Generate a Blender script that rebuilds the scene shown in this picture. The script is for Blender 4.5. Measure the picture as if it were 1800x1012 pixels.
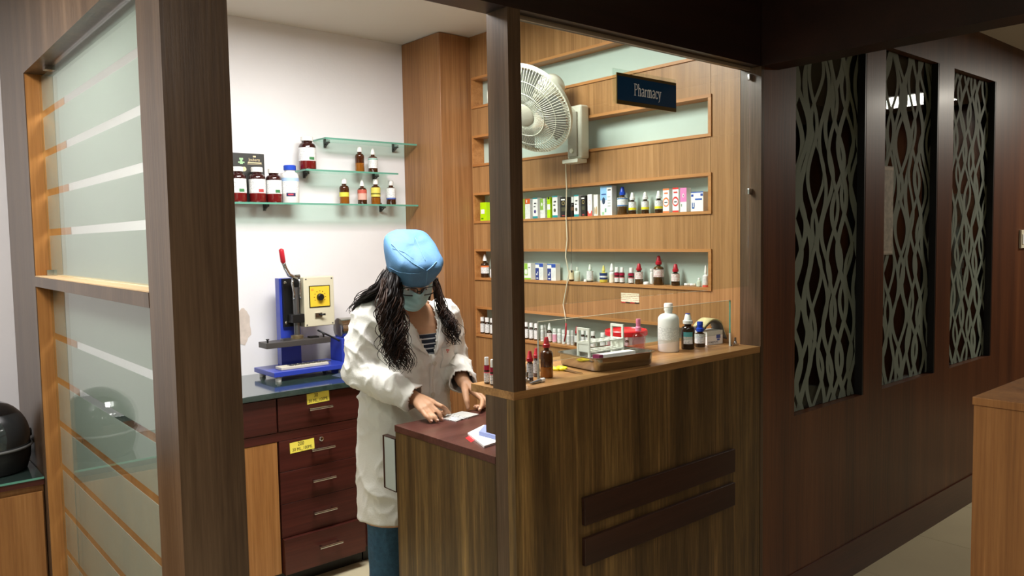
import bpy, bmesh, math, random
from mathutils import Vector, Matrix
from mathutils.bvhtree import BVHTree
random.seed(7)
for o in list(bpy.data.objects): bpy.data.objects.remove(o)
S = bpy.context.scene
C = S.collection
PI = math.pi
# ------------------------------------------------------------------ camera
FPX = 1375.2
H = 1.5
def _axes():
    yaw, pit, rol = math.radians(49.3857), math.radians(-3.6844), math.radians(-0.9932)
    f = Vector((math.cos(yaw)*math.cos(pit), math.sin(yaw)*math.cos(pit), math.sin(pit)))
    r = f.cross(Vector((0, 0, 1))).normalized(); u = r.cross(f)
    c, s = math.cos(rol), math.sin(rol)
    return c*r+s*u, -s*r+c*u, f
CR, CU, CF = _axes()
cam = bpy.data.cameras.new('camera'); camo = bpy.data.objects.new('camera', cam); C.objects.link(camo)
m = Matrix((CR, CU, -CF)).transposed().to_4x4(); m.translation = (0, 0, H); camo.matrix_world = m
cam.sensor_width = 36; cam.lens = FPX/1800*36; cam.clip_start = .02
S.camera = camo
def ray(x, y): return CF+(x-900)/FPX*CR-(y-506)/FPX*CU
O0 = Vector((0, 0, H))
def aty(x, y, Y): d = ray(x, y); return O0+d*(Y/d.y)      # measured point of the place on the plane Y = const
def atx(x, y, X): d = ray(x, y); return O0+d*(X/d.x)
def atz(x, y, z): d = ray(x, y); return O0+d*((z-H)/d.z)
# ------------------------------------------------------------------ world, exposure
S.view_settings.view_transform = 'Standard'
try: S.view_settings.look = 'None'
except Exception: pass
S.view_settings.exposure = 0.0; S.view_settings.gamma = 1; S.view_settings.use_curve_mapping = False
w = bpy.data.worlds.new('world'); S.world = w; w.use_nodes = True
w.node_tree.nodes['Background'].inputs[0].default_value = (.6, .65, .7, 1)
w.node_tree.nodes['Background'].inputs[1].default_value = .15
def area(name, loc, size, power, col=(1, .98, .94), size_y=None, spread=None):
    l = bpy.data.lights.new(name, 'AREA'); l.energy = power; l.color = col; l.size = size
    if size_y: l.shape = 'RECTANGLE'; l.size_y = size_y
    if spread: l.spread = spread
    o = bpy.data.objects.new(name, l); C.objects.link(o); o.location = loc
    return o
CEIL = 2.545
LAMPS = [  # booth and lobby ceiling panels: x, y, size_x, size_y, watts
    (1.35, 2.40, 1.20, .60, 63, (1, .985, .965)),
    (-.35, 2.3, .60, .60, 36, (1, .96, .95)),
    (-1.3, .3, .60, .60, 30, (1, .96, .93)),
    (.8, -1.1, .60, .60, 20, (1, .96, .91)),  # added behind the viewer to brighten the counter front
    (6.4, .55, .60, .60, 48, (1, .93, .80)),
]
for i, (x, y, sx, sy, p, col) in enumerate(LAMPS):
    area('ceiling_lamp_light', (x, y, CEIL-.035), sx-.06, p, col, sy-.06)
# ------------------------------------------------------------------ materials
MATS = {}
def lin(c):
    if isinstance(c, str):
        c = tuple(int(c[i:i+2], 16)/255 for i in (0, 2, 4))
    return tuple(x/12.92 if x <= .04045 else ((x+.055)/1.055)**2.4 for x in c)+(1,)
def mat(name, col, rough=.5, metal=0, spec=.5, trans=0, ior=1.45, emit=None, es=0, coat=0, noise=0, nscale=30, bump=0, bscale=60, sheen=0, alpha=1):
    if name in MATS: return MATS[name]
    m = bpy.data.materials.new(name); m.use_nodes = True; nt = m.node_tree; b = nt.nodes['Principled BSDF']
    b.inputs['Base Color'].default_value = lin(col); b.inputs['Roughness'].default_value = rough
    b.inputs['Metallic'].default_value = metal; b.inputs['Specular IOR Level'].default_value = spec
    b.inputs['Transmission Weight'].default_value = trans; b.inputs['IOR'].default_value = ior
    b.inputs['Coat Weight'].default_value = coat; b.inputs['Coat Roughness'].default_value = .08
    b.inputs['Sheen Weight'].default_value = sheen
    b.inputs['Alpha'].default_value = alpha
    if emit: b.inputs['Emission Color'].default_value = lin(emit); b.inputs['Emission Strength'].default_value = es
    if noise or bump:
        tc = nt.nodes.new('ShaderNodeTexCoord')
    if noise:
        n = nt.nodes.new('ShaderNodeTexNoise'); n.inputs['Scale'].default_value = nscale; n.inputs['Detail'].default_value = 4
        nt.links.new(tc.outputs['Object'], n.inputs['Vector'])
        r = nt.nodes.new('ShaderNodeValToRGB'); k = lin(col)
        r.color_ramp.elements[0].position = .3; r.color_ramp.elements[1].position = .7
        r.color_ramp.elements[0].color = tuple(c*(1-noise) for c in k[:3])+(1,)
        r.color_ramp.elements[1].color = tuple(min(1, c*(1+noise*.6)) for c in k[:3])+(1,)
        nt.links.new(n.outputs['Fac'], r.inputs['Fac']); nt.links.new(r.outputs['Color'], b.inputs['Base Color'])
    if bump:
        n2 = nt.nodes.new('ShaderNodeTexNoise'); n2.inputs['Scale'].default_value = bscale; n2.inputs['Detail'].default_value = 5
        nt.links.new(tc.outputs['Object'], n2.inputs['Vector'])
        bp = nt.nodes.new('ShaderNodeBump'); bp.inputs['Strength'].default_value = bump; bp.inputs['Distance'].default_value = .01
        nt.links.new(n2.outputs['Fac'], bp.inputs['Height']); nt.links.new(bp.outputs['Normal'], b.inputs['Normal'])
    MATS[name] = m; return m
def wood(name, dark, mid, light, rough=.35, band=14, grain=90, zs=.35, spec=.4, along='Z', bandamt=.55, coat=0, lines=0):
    """veneer: wide soft bands plus fine pores, both running along one axis"""
    m = bpy.data.materials.new(name); m.use_nodes = True; nt = m.node_tree; b = nt.nodes['Principled BSDF']
    N = nt.nodes.new; L = nt.links.new
    tc = N('ShaderNodeTexCoord'); mp = N('ShaderNodeMapping')
    sc = {'Z': (1, 1, zs/10), 'X': (zs/10, 1, 1), 'Y': (1, zs/10, 1)}[along]
    mp.inputs['Scale'].default_value = sc
    L(tc.outputs['Object'], mp.inputs['Vector'])
    n1 = N('ShaderNodeTexNoise'); n1.inputs['Scale'].default_value = band; n1.inputs['Detail'].default_value = 3; n1.inputs['Distortion'].default_value = .25
    n2 = N('ShaderNodeTexNoise'); n2.inputs['Scale'].default_value = grain; n2.inputs['Detail'].default_value = 5; n2.inputs['Roughness'].default_value = .65
    L(mp.outputs[0], n1.inputs['Vector']); L(mp.outputs[0], n2.inputs['Vector'])
    mx = N('ShaderNodeMix'); mx.data_type = 'FLOAT'; mx.inputs['Factor'].default_value = 1-bandamt
    L(n1.outputs['Fac'], mx.inputs['A']); L(n2.outputs['Fac'], mx.inputs['B'])
    r = N('ShaderNodeValToRGB'); e = r.color_ramp.elements
    e[0].position = .33; e[0].color = lin(dark); e[1].position = .68; e[1].color = lin(light)
    k = e.new(.5); k.color = lin(mid)
    L(mx.outputs[0], r.inputs['Fac']); L(r.outputs['Color'], b.inputs['Base Color'])
    if lines:   # boards of differing tone and pale sapwood streaks in the printed laminate
        n3 = N('ShaderNodeTexNoise'); n3.inputs['Scale'].default_value = 13; n3.inputs['Detail'].default_value = 1
        mp3 = N('ShaderNodeMapping'); mp3.inputs['Scale'].default_value = (1, 1, .006); L(tc.outputs['Object'], mp3.inputs['Vector']); L(mp3.outputs[0], n3.inputs['Vector'])
        r3 = N('ShaderNodeValToRGB'); q = r3.color_ramp.elements; r3.color_ramp.interpolation = 'LINEAR'
        q[0].position = .30; q[0].color = (.55, .55, .55, 1); q[1].position = .72; q[1].color = (1.0, 1.0, .95, 1)
        for ps, vv in ((.45, .80), (.53, 1.0), (.545, 1.55), (.56, 1.0), (.62, .75)):
            k3 = q.new(ps); k3.color = (vv, vv, vv*.95, 1)
        L(n3.outputs['Fac'], r3.inputs['Fac']); m3 = N('ShaderNodeMix'); m3.data_type = 'RGBA'; m3.blend_type = 'MULTIPLY'; m3.inputs['Factor'].default_value = lines
        L(r.outputs['Color'], m3.inputs['A']); L(r3.outputs['Color'], m3.inputs['B']); L(m3.outputs['Result'], b.inputs['Base Color'])
    b.inputs['Roughness'].default_value = rough; b.inputs['Specular IOR Level'].default_value = spec
    b.inputs['Coat Weight'].default_value = coat; b.inputs['Coat Roughness'].default_value = .2
    bp = N('ShaderNodeBump'); bp.inputs['Strength'].default_value = .08; bp.inputs['Distance'].default_value = .004
    L(n2.outputs['Fac'], bp.inputs['Height']); L(bp.outputs['Normal'], b.inputs['Normal'])
    MATS[name] = m; return m
def sheet_glass(name, tint=(1, 1, 1), refl=1.0, rough=0.0, ior=1.5):
    m = bpy.data.materials.new(name); m.use_nodes = True; nt = m.node_tree; N = nt.nodes.new; L = nt.links.new
    nt.nodes.remove(nt.nodes['Principled BSDF']); out = nt.nodes['Material Output']
    t = N('ShaderNodeBsdfTransparent'); t.inputs[0].default_value = tint+(1,)
    g = N('ShaderNodeBsdfGlossy'); g.inputs['Roughness'].default_value = rough; g.inputs[0].default_value = (refl, refl, refl, 1)
    fr = N('ShaderNodeFresnel'); ge = N('ShaderNodeNewGeometry'); io = N('ShaderNodeMix'); io.data_type = 'FLOAT'
    io.inputs['A'].default_value = ior; io.inputs['B'].default_value = 1/ior; L(ge.outputs['Backfacing'], io.inputs['Factor']); L(io.outputs[0], fr.inputs['IOR'])
    mx = N('ShaderNodeMixShader'); L(fr.outputs[0], mx.inputs[0]); L(t.outputs[0], mx.inputs[1]); L(g.outputs[0], mx.inputs[2])
    L(mx.outputs[0], out.inputs[0]); MATS[name] = m; return m
def frosted(name, col, transl=.6, clear=.15):
    m = bpy.data.materials.new(name); m.use_nodes = True; nt = m.node_tree; N = nt.nodes.new; L = nt.links.new
    nt.nodes.remove(nt.nodes['Principled BSDF']); out = nt.nodes['Material Output']
    d = N('ShaderNodeBsdfDiffuse'); d.inputs[0].default_value = lin(col)
    t = N('ShaderNodeBsdfTranslucent'); t.inputs[0].default_value = lin(col)
    p = N('ShaderNodeBsdfTransparent'); p.inputs[0].default_value = lin(col)
    a = N('ShaderNodeMixShader'); a.inputs[0].default_value = transl; L(d.outputs[0], a.inputs[1]); L(t.outputs[0], a.inputs[2])
    c = N('ShaderNodeMixShader'); c.inputs[0].default_value = clear; L(a.outputs[0], c.inputs[1]); L(p.outputs[0], c.inputs[2])
    L(c.outputs[0], out.inputs[0]); MATS[name] = m; return m
def printed(name, paper, ink, line=220, cover=.5, axis='Z', ns=260):
    """paper with rows of tiny broken print"""
    m = bpy.data.materials.new(name); m.use_nodes = True; nt = m.node_tree; b = nt.nodes['Principled BSDF']; N = nt.nodes.new; L = nt.links.new
    tc = N('ShaderNodeTexCoord'); sx = N('ShaderNodeSeparateXYZ'); L(tc.outputs['Object'], sx.inputs[0])
    mu = N('ShaderNodeMath'); mu.operation = 'MULTIPLY'; mu.inputs[1].default_value = line*6.283; L(sx.outputs[axis], mu.inputs[0])
    si = N('ShaderNodeMath'); si.operation = 'SINE'; L(mu.outputs[0], si.inputs[0])
    gt = N('ShaderNodeMath'); gt.operation = 'GREATER_THAN'; gt.inputs[1].default_value = .35; L(si.outputs[0], gt.inputs[0])
    no = N('ShaderNodeTexNoise'); no.inputs['Scale'].default_value = ns; L(tc.outputs['Object'], no.inputs['Vector'])
    g2 = N('ShaderNodeMath'); g2.operation = 'GREATER_THAN'; g2.inputs[1].default_value = cover; L(no.outputs['Fac'], g2.inputs[0])
    an = N('ShaderNodeMath'); an.operation = 'MULTIPLY'; L(gt.outputs[0], an.inputs[0]); L(g2.outputs[0], an.inputs[1])
    mx = N('ShaderNodeMix'); mx.data_type = 'RGBA'; L(an.outputs[0], mx.inputs['Factor'])
    mx.inputs['A'].default_value = lin(paper); mx.inputs['B'].default_value = lin(ink)
    L(mx.outputs['Result'], b.inputs['Base Color']); b.inputs['Roughness'].default_value = .45
    MATS[name] = m; return m
WALNUT = wood('walnut_laminate', '3a2b18', '60492a', '8c6f42', rough=.36, band=16, grain=120, zs=.5, lines=1)
WALNUTG = wood('walnut_frame_laminate', '3b2b1e', '523f2e', '6c5641', rough=.3, band=10, grain=130, zs=.35)
MAHOG = wood('mahogany_veneer', '3a2013', '57311b', '6b4024', rough=.42, band=8, grain=110, zs=.3, coat=.08)
DARKHEAD = wood('dark_stained_header', '1c0f0b', '27150f', '321c14', rough=.4, band=8, grain=90, zs=.3, along='X')
TEAK = wood('teak_veneer', '86603a', '9f7448', 'b48859', rough=.36, band=20, grain=140, zs=.22, bandamt=.4)
TEAKEDGE = wood('teak_edge_lipping', '9a6436', 'b27a45', 'c08b55', rough=.4, band=30, grain=140, zs=.3, along='Y')
COLW = wood('column_veneer', '785031', '93673f', 'aa7c4f', rough=.35, band=16, grain=120, zs=.2, bandamt=.4)
ROSE = wood('rosewood_laminate', '34160f', '47201a', '56291e', rough=.3, band=9, grain=90, zs=.3, along='X')
DOORW = wood('cabinet_door_veneer', '80522a', '9b6a3a', 'b17f4c', rough=.38, band=20, grain=120, zs=.3)
TOPW = wood('block_top_laminate', '3f231c', '53302a', '613d35', rough=.3, band=9, grain=90, zs=.4, along='X')
LEDGEW = wood('ledge_laminate', '7a5632', 'a07748', 'b98f5c', rough=.36, band=18, grain=110, zs=.4, along='X')
STRIPW = wood('wenge_strip', '231310', '301b15', '3b231b', rough=.35, band=12, grain=100, zs=.4, along='X')
JAMB = wood('jamb_veneer', '8a5a2c', 'a5703a', 'b9834a', rough=.35, band=14, grain=120, zs=.3)
WHITEW = mat('white_paint', 'e4e2e2', rough=.65, noise=.03, nscale=3, bump=.05, bscale=90)
CEILM = mat('ceiling_paint', 'd8d2c8', rough=.8)
TILE = mat('floor_tile', 'c9bfa0', rough=.3, noise=.06, nscale=4)
GROUT = mat('grout', '8b8269', rough=.9)
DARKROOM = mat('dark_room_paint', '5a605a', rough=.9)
GLASS = sheet_glass('clear_glass', (.93, .97, .95))
GLASSL = sheet_glass('partition_glass', (.93, .96, .94), refl=.9)
GLASSD = sheet_glass('window_glass', (.72, .78, .76), refl=.45)
GEDGE = mat('green_glass_edge', '5f9a86', rough=.15, spec=.6)
GSHELF = sheet_glass('shelf_glass', (.80, .93, .88))
FROST = frosted('frosted_film', 'c3cbc4', .55, .08)
PATT = mat('etched_pattern', '7c887b', rough=.7)
NICHE = mat('niche_back_glass', 'bccdc2', rough=.45, spec=.4)
CHROME = mat('chrome', 'c8c8c8', rough=.15, metal=1)
STEEL = mat('stainless_steel', 'b8b6b0', rough=.18, metal=1)
IRON = mat('grey_steel', '77787a', rough=.35, metal=.9)
BLACK = mat('black_plastic', '141414', rough=.4)
DKGREY = mat('dark_grey_steel', '4b4745', rough=.45, metal=.3)
BLUE = mat('blue_enamel', '2b3fa8', rough=.35, coat=.3)
CREAM = mat('cream_enamel', 'cfc8ae', rough=.4)
WHITEP = mat('white_plastic', 'ecebe6', rough=.35)
FANP = mat('fan_plastic', 'dfdfcd', rough=.35)
REDP = mat('red_plastic', 'b3202e', rough=.3)
REDB = mat('bright_red_plastic', 'd8202c', rough=.3)
BLUEP = mat('blue_plastic', '2148b8', rough=.3)
PINKP = mat('pink_plastic', 'f08cb0', rough=.3)
YELP = mat('yellow_plastic', 'f0e020', rough=.35)
AMBER = mat('amber_glass', '4a2208', rough=.06, spec=.6, trans=.25, coat=.5)
AMBERL = mat('amber_liquid_glass', 'a8641a', rough=.06, spec=.6, trans=.35, coat=.5)
BROWNB = mat('brown_bottle_glass', '5a4020', rough=.08, spec=.6, coat=.5, trans=.15)
DKRED = mat('dark_red_bottle', '30100f', rough=.07, spec=.6, coat=.5)
REDLIQ = mat('red_syrup', '6a1616', rough=.07, spec=.6, coat=.5)
CLEARB = sheet_glass('clear_plastic', (.86, .90, .88))
PINKCL = sheet_glass('pink_clear_plastic', (.93, .74, .77))
GRANITE = mat('green_stone_top', '2f3f3a', rough=.1, spec=.6, coat=.6, noise=.3, nscale=40)
LBL = printed('white_label_print', 'e9e9e6', '8f96a0', 230, .52)
LBLR = printed('red_print_label', 'efe8e4', 'c04a50', 200, .5)
PLAINW = mat('plain_white_card', 'efeeea', rough=.5)
def P(col, rough=.45): return mat('print_'+col, col, rough=rough)
SKIN = mat('skin', 'c99a78', rough=.5, noise=.08, nscale=25, spec=.4)
COATM = mat('white_coat_cotton', 'eceae3', rough=.8, sheen=.2, bump=.15, bscale=180)
DENIM = mat('blue_denim', '3d6688', rough=.85, noise=.2, nscale=60, bump=.2, bscale=300)
HAIR = mat('dark_hair', '181110', rough=.5, spec=.3, noise=.4, nscale=18)
HAIRB = mat('brown_hair_ends', '3c2a22', rough=.5, spec=.3, noise=.4, nscale=18)
CAPM = mat('blue_nonwoven', '517ea6', rough=.7, noise=.16, nscale=16, bump=.12, bscale=220)
CAPS = mat('blue_nonwoven_seam', '6b9abf', rough=.7)
MASKM = mat('mask_nonwoven', '9fc6cb', rough=.75, bump=.06, bscale=200)
# ------------------------------------------------------------------ mesh helpers
class MB:
    def __init__(s): s.v = []; s.f = []
    def add(s, v, f):
        n = len(s.v); s.v += [tuple(p) for p in v]; s.f += [tuple(i+n for i in q) for q in f]; return s
    def box(s, x0, x1, y0, y1, z0, z1, M=None):
        v = [Vector(p) for p in ((x0,y0,z0),(x1,y0,z0),(x1,y1,z0),(x0,y1,z0),(x0,y0,z1),(x1,y0,z1),(x1,y1,z1),(x0,y1,z1))]
        if M: v = [M @ p for p in v]
        return s.add(v, [(0,3,2,1),(4,5,6,7),(0,1,5,4),(1,2,6,5),(2,3,7,6),(3,0,4,7)])
    def loft(s, rings, cap=True, closed=False):
        n = len(rings[0]); v = [p for r in rings for p in r]; f = []
        R_ = len(rings); last = R_ if closed else R_-1
        for i in range(last):
            for j in range(n):
                a, b = i*n+j, i*n+(j+1) % n; c, d = ((i+1) % R_)*n+(j+1) % n, ((i+1) % R_)*n+j
                f.append((a, b, c, d))
        if cap and not closed: f += [tuple(range(n-1, -1, -1)), tuple(range((R_-1)*n, R_*n))]
        return s.add(v, f)
    def lathe(s, prof, n=20, M=None, cap=True):
        rings = []
        for r, z in prof:
            ring = [Vector((r*math.cos(2*PI*j/n), r*math.sin(2*PI*j/n), z)) for j in range(n)]
            rings.append([M @ p for p in ring] if M else ring)
        return s.loft(rings, cap)
    def tube(s, pts, r, n=8, cap=True):
        pts = [Vector(p) for p in pts]; rs = r if isinstance(r, (list, tuple)) else [r]*len(pts)
        rings = []; nrm = None
        for i, p in enumerate(pts):
            t = (pts[min(i+1, len(pts)-1)]-pts[max(i-1, 0)])
            t = t.normalized() if t.length > 1e-9 else Vector((0, 0, 1))
            if nrm is None:
                a = Vector((0, 0, 1)) if abs(t.z) < .9 else Vector((1, 0, 0)); nrm = t.cross(a).normalized()
            nrm = (nrm-t*nrm.dot(t)); nrm = nrm.normalized() if nrm.length > 1e-6 else t.orthogonal().normalized()
            b = t.cross(nrm)
            rings.append([p+(nrm*math.cos(2*PI*j/n)+b*math.sin(2*PI*j/n))*rs[i] for j in range(n)])
        return s.loft(rings, cap)
    def ellipsoid(s, c, rx, ry, rz, M=None, n=20, k=12):
        rings = []
        for i in range(k+1):
            a = -PI/2+PI*i/k; q = max(math.cos(a), .02)
            ring = [Vector((rx*q*math.cos(2*PI*j/n), ry*q*math.sin(2*PI*j/n), rz*math.sin(a))) for j in range(n)]
            rings.append([(M @ p if M else p)+Vector(c) for p in ring])
        return s.loft(rings)
    def grid(s, fn, nu, nv):
        v = [fn(i/nu, j/nv) for i in range(nu+1) for j in range(nv+1)]
        f = [(i*(nv+1)+j, (i+1)*(nv+1)+j, (i+1)*(nv+1)+j+1, i*(nv+1)+j+1) for i in range(nu) for j in range(nv)]
        return s.add(v, f)
    def mesh(s, name, mt, smooth=False):
        me = bpy.data.meshes.new(name); me.from_pydata(s.v, [], s.f); me.update()
        bm = bmesh.new(); bm.from_mesh(me); bmesh.ops.recalc_face_normals(bm, faces=bm.faces); bm.to_mesh(me); bm.free()
        if mt: me.materials.append(mt)
        if smooth:
            for p in me.polygons: p.use_smooth = True
        return me
    def build(s, name, mt, parent=None, smooth=False, bevel=0, origin=None):
        if origin is not None:
            o_ = Vector(origin); s.v = [tuple(Vector(p)-o_) for p in s.v]
        o = bpy.data.objects.new(name, s.mesh(name, mt, smooth)); C.objects.link(o)
        if origin is not None: o.location = origin
        if parent:
            o.parent = parent
            if origin is None and parent.get('_w'): o.matrix_parent_inverse = parent_matrix(parent).inverted()
        if bevel:
            b = o.modifiers.new('bevel', 'BEVEL'); b.width = bevel; b.segments = 2; b.limit_method = 'ANGLE'; b.angle_limit = .7
            for p in o.data.polygons: p.use_smooth = True
            o.modifiers.new('wn', 'WEIGHTED_NORMAL')
        return o
def parent_matrix(o):
    m = Matrix.Translation(o.location) @ o.rotation_euler.to_matrix().to_4x4()
    return m
def auto(o, ang=40):
    me = o.data
    for p in me.polygons: p.use_smooth = True
    bm = bmesh.new(); bm.from_mesh(me)
    for e in bm.edges:
        if len(e.link_faces) == 2 and e.calc_face_angle(0) > math.radians(ang): e.smooth = False
    bm.to_mesh(me); bm.free(); return o
def tag(o, label=None, cat=None, group=None, kind=None):
    if label: o['label'] = label
    if cat: o['category'] = cat
    if group: o['group'] = group
    if kind: o['kind'] = kind
    return o
def thing(name, label, cat, loc, rz=0, group=None, world=False):
    """Empty at the base of a thing. world=True: its parts are given in world coordinates"""
    o = bpy.data.objects.new(name, None); o.empty_display_size = .05; C.objects.link(o)
    o.location = loc; o.rotation_euler = (0, 0, rz); tag(o, label, cat, group)
    WORLD[o.name] = world
    return o
WORLD = {}
def part(mb, name, mt, parent, smooth=False, bevel=0, ang=None):
    o = mb.build(name, mt, None, smooth, bevel); o.parent = parent
    p = parent
    while p.parent: p = p.parent
    if WORLD.get(p.name) and parent == p: o.matrix_parent_inverse = parent_matrix(p).inverted()
    if ang: auto(o, ang)
    return o
def struct(mb, name, mt, bevel=0): return tag(mb.build(name, mt, None, False, bevel), kind='structure')
def B(*a, M=None): return MB().box(*a, M=M)
def text_mesh(txt, size, mt, name, extrude=.0003, sx=1, shear=0):
    cu = bpy.data.curves.new(name, 'FONT'); cu.body = txt; cu.size = size; cu.extrude = extrude; cu.align_x = 'CENTER'; cu.align_y = 'CENTER'; cu.shear = shear
    cu.resolution_u = 3
    o = bpy.data.objects.new(name, cu); C.objects.link(o)
    me = bpy.data.meshes.new_from_object(o.evaluated_get(bpy.context.evaluated_depsgraph_get()))
    bpy.data.objects.remove(o); bpy.data.curves.remove(cu)
    for v in me.vertices: v.co.x *= sx
    me.materials.clear(); me.materials.append(mt); me.name = name
    return me
def put_text(txt, size, mt, name, parent, M, sx=1, shear=0):
    """M takes the text plane (x right, y up) to world / parent space"""
    me = text_mesh(txt, size, mt, name, sx=sx, shear=shear); me.transform(M)
    o = bpy.data.objects.new(name, me); C.objects.link(o); o.parent = parent
    p = parent
    while p.parent: p = p.parent
    if WORLD.get(p.name) and parent == p: o.matrix_parent_inverse = parent_matrix(p).inverted()
    return o
def frame(o, x, y):
    x = Vector(x).normalized(); y = Vector(y); y = (y-x*y.dot(x)).normalized(); z = x.cross(y)
    m = Matrix((x, y, z)).transposed().to_4x4(); m.translation = Vector(o); return m
# key planes of the place (metres)
YF, XS, YW = 1.578, 2.552, 3.63       # counter front, niche wall, white wall
XP, XL = 1.353, .485                  # left end of the counter, outer face of the glazed partition
XC, YC = 2.357, 3.281                 # boxed column
LEDGE, HEAD = 1.085, 2.10
# ================================================================== the setting
fl = struct(B(-4.2, 7.2, -3.2, 3.8, -.06, -.006), 'floor', GROUT)
tile_me = B(-.2985, .2985, -.2985, .2985, -.006, 0).mesh('tile', TILE)
for i in range(-6, 3):
    for j in range(-2, 4):
        o = bpy.data.objects.new('tile', tile_me); C.objects.link(o); o.parent = fl
        o.location = (3.664+.6*i, 1.28+.6*j, 0)
struct(B(-4.2, 7.2, -3.2, 3.8, CEIL, CEIL+.06), 'ceiling', CEILM)
struct(B(.53, 2.70, YW, YW+.1, 0, CEIL), 'wall_back', WHITEW)
struct(B(-4.2, .53, 3.445, 3.72, 0, CEIL), 'wall_lobby_back', WHITEW)
struct(B(-4.3, -4.2, -3.2, 3.72, 0, CEIL), 'wall_lobby_left', WHITEW)
struct(B(-4.3, 7.3, -3.3, -3.2, 0, CEIL), 'wall_behind', mat('lobby_far_paint', '8d7a68', rough=.8))
struct(B(7.2, 7.3, -3.2, 3.8, 0, CEIL), 'wall_far_right', MAHOG)
# niche wall: backing slab, panels between the niches, glass backs, lipping
NZ = [(2.176, 2.326), (1.877, 2.027), (1.582, 1.730), (1.285, 1.437), (.985, 1.134)]
NY0, NY1, ND = 1.794, 3.266, .066
wr = struct(B(XS+ND+.006, XS+ND+.06, YF+.09, YW, 0, CEIL), 'wall_right', TEAK)
zs = sorted([0]+[z for a in NZ for z in a]+[CEIL])
for k in range(0, len(zs), 2):
    part(B(XS, XS+ND+.004, NY0, NY1, zs[k]+(.0008 if k else 0), zs[k+1]-.0008), 'panel', TEAK, wr)
part(B(XS+.0005, XS+ND+.004, YF+.086, NY0-.0012, 0, CEIL), 'end_panel', TEAK, wr)
part(B(XS+.0005, XS+ND+.004, NY1+.0012, YC+.02, 0, CEIL), 'end_panel', TEAK, wr)
for z0, z1 in NZ:
    part(B(XS+ND, XS+ND+.0055, NY0+.001, NY1-.001, z0+.001, z1-.001), 'niche_back', NICHE, wr)
    for a, b in ((z0-.004, z0+.008), (z1-.006, z1+.006)):
        part(B(XS-.006, XS+ND-.001, NY0-.006, NY1+.004, a, b), 'niche_lipping', TEAKEDGE, wr)
    for a, b in ((NY0-.006, NY0+.008), (NY1-.006, NY1+.004)):
        part(B(XS-.0055, XS+ND-.001, a, b, z0+.0085, z1-.0065), 'niche_lipping', TEAKEDGE, wr)
tag(B(XC, XS+.07, YC, YW, 0, CEIL-.002).build('boxed_column', COLW, None, False, .003), 'brown veneered boxed column in the corner between white wall and shelf niches', 'column')
# corridor wall with three etched windows
WZ0, WZ1 = .785, 2.315
WX = [(2.795, 3.375), (3.555, 4.14), (4.325, 4.92)]
wf = struct(B(XS+.02, 7.2, YF+.001, YF+.055, 0, WZ0-.0), 'wall_corridor', MAHOG)
part(B(XS+.02, 7.2, YF+.001, YF+.055, WZ1, CEIL), 'panel', MAHOG, wf)
px = XS+.02
for i, (a, b) in enumerate(WX+[(7.2, 7.2)]):
    part(B(px, a, YF+.001, YF+.055, WZ0, WZ1), 'stile', MAHOG, wf); px = b
struct(B(XS+.02, 7.2, YF-.006, YF+.0, 0, .155), 'baseboard_corridor', wood('mahogany_skirting', '30150e', '472216', '582e1d', rough=.28, band=8, grain=110, zs=.3, along='X'))
for i, (a, b) in enumerate(WX):
    wd = struct(B(a+.001, b-.001, YF+.036, YF+.042, WZ0+.001, WZ1-.001), 'window_%d' % (i+1), GLASSD)
    mb = MB(); rr = random.Random(11+i)
    for fam in range(2):
        for k in range(8):
            sp = (b-a)/7; x0 = a+sp*(k+.5*fam-.2); A = sp*(.42+.22*rr.random()); Lz = .40+.05*rr.random(); ph = fam*PI+rr.gauss(0, .5); wd_ = .0125+.007*rr.random()
            A2 = .018*rr.random(); L2 = .7+.4*rr.random(); yy = YF+.0355-.00008*(k+10*fam)
            n = 72; pts = []
            for q in range(n+1):
                z = WZ0+.002+(WZ1-WZ0-.004)*q/n
                x = x0+A*math.sin(2*PI*z/Lz+ph)+A2*math.sin(2*PI*z/L2+ph*2)
                pts.append((x, z))
            vv = []; 
            for x, z in pts:
                xa, xb = min(max(x-wd_, a+.002), b-.002), min(max(x+wd_, a+.002), b-.002)
                vv += [(xa, yy, z), (xb, yy, z)]
            ff = [(2*q, 2*q+1, 2*q+3, 2*q+2) for q in range(n) if vv[2*q+1][0]-vv[2*q][0] > 1e-4 or vv[2*q+3][0]-vv[2*q+2][0] > 1e-4]
            mb.add(vv, ff)
    tag(part(mb, 'etched_pattern', PATT, wd), 'frosted criss-cross wavy ribbon pattern on the glass')
    part(B(b-.012, b-.0005, YF+.002, YF+.035, WZ0, WZ1), 'reveal', BLACK, wd)
# dim room behind the etched windows
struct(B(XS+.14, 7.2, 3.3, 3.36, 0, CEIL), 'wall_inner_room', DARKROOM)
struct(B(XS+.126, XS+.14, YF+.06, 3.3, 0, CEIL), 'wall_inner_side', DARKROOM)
# overhead bulkhead
tag(B(.6155, XS-.002, YF, YF+.086, HEAD, CEIL-.001).build('header_beam', DARKHEAD), 'dark stained header beam across the top of the pharmacy opening', 'beam')
tag(B(XS+.0, XS+.115, -3.19, YF-.001, HEAD, CEIL-.001).build('bulkhead_beam', DARKHEAD), 'near-black bulkhead beam running overhead toward the viewer at right', 'beam')
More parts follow.
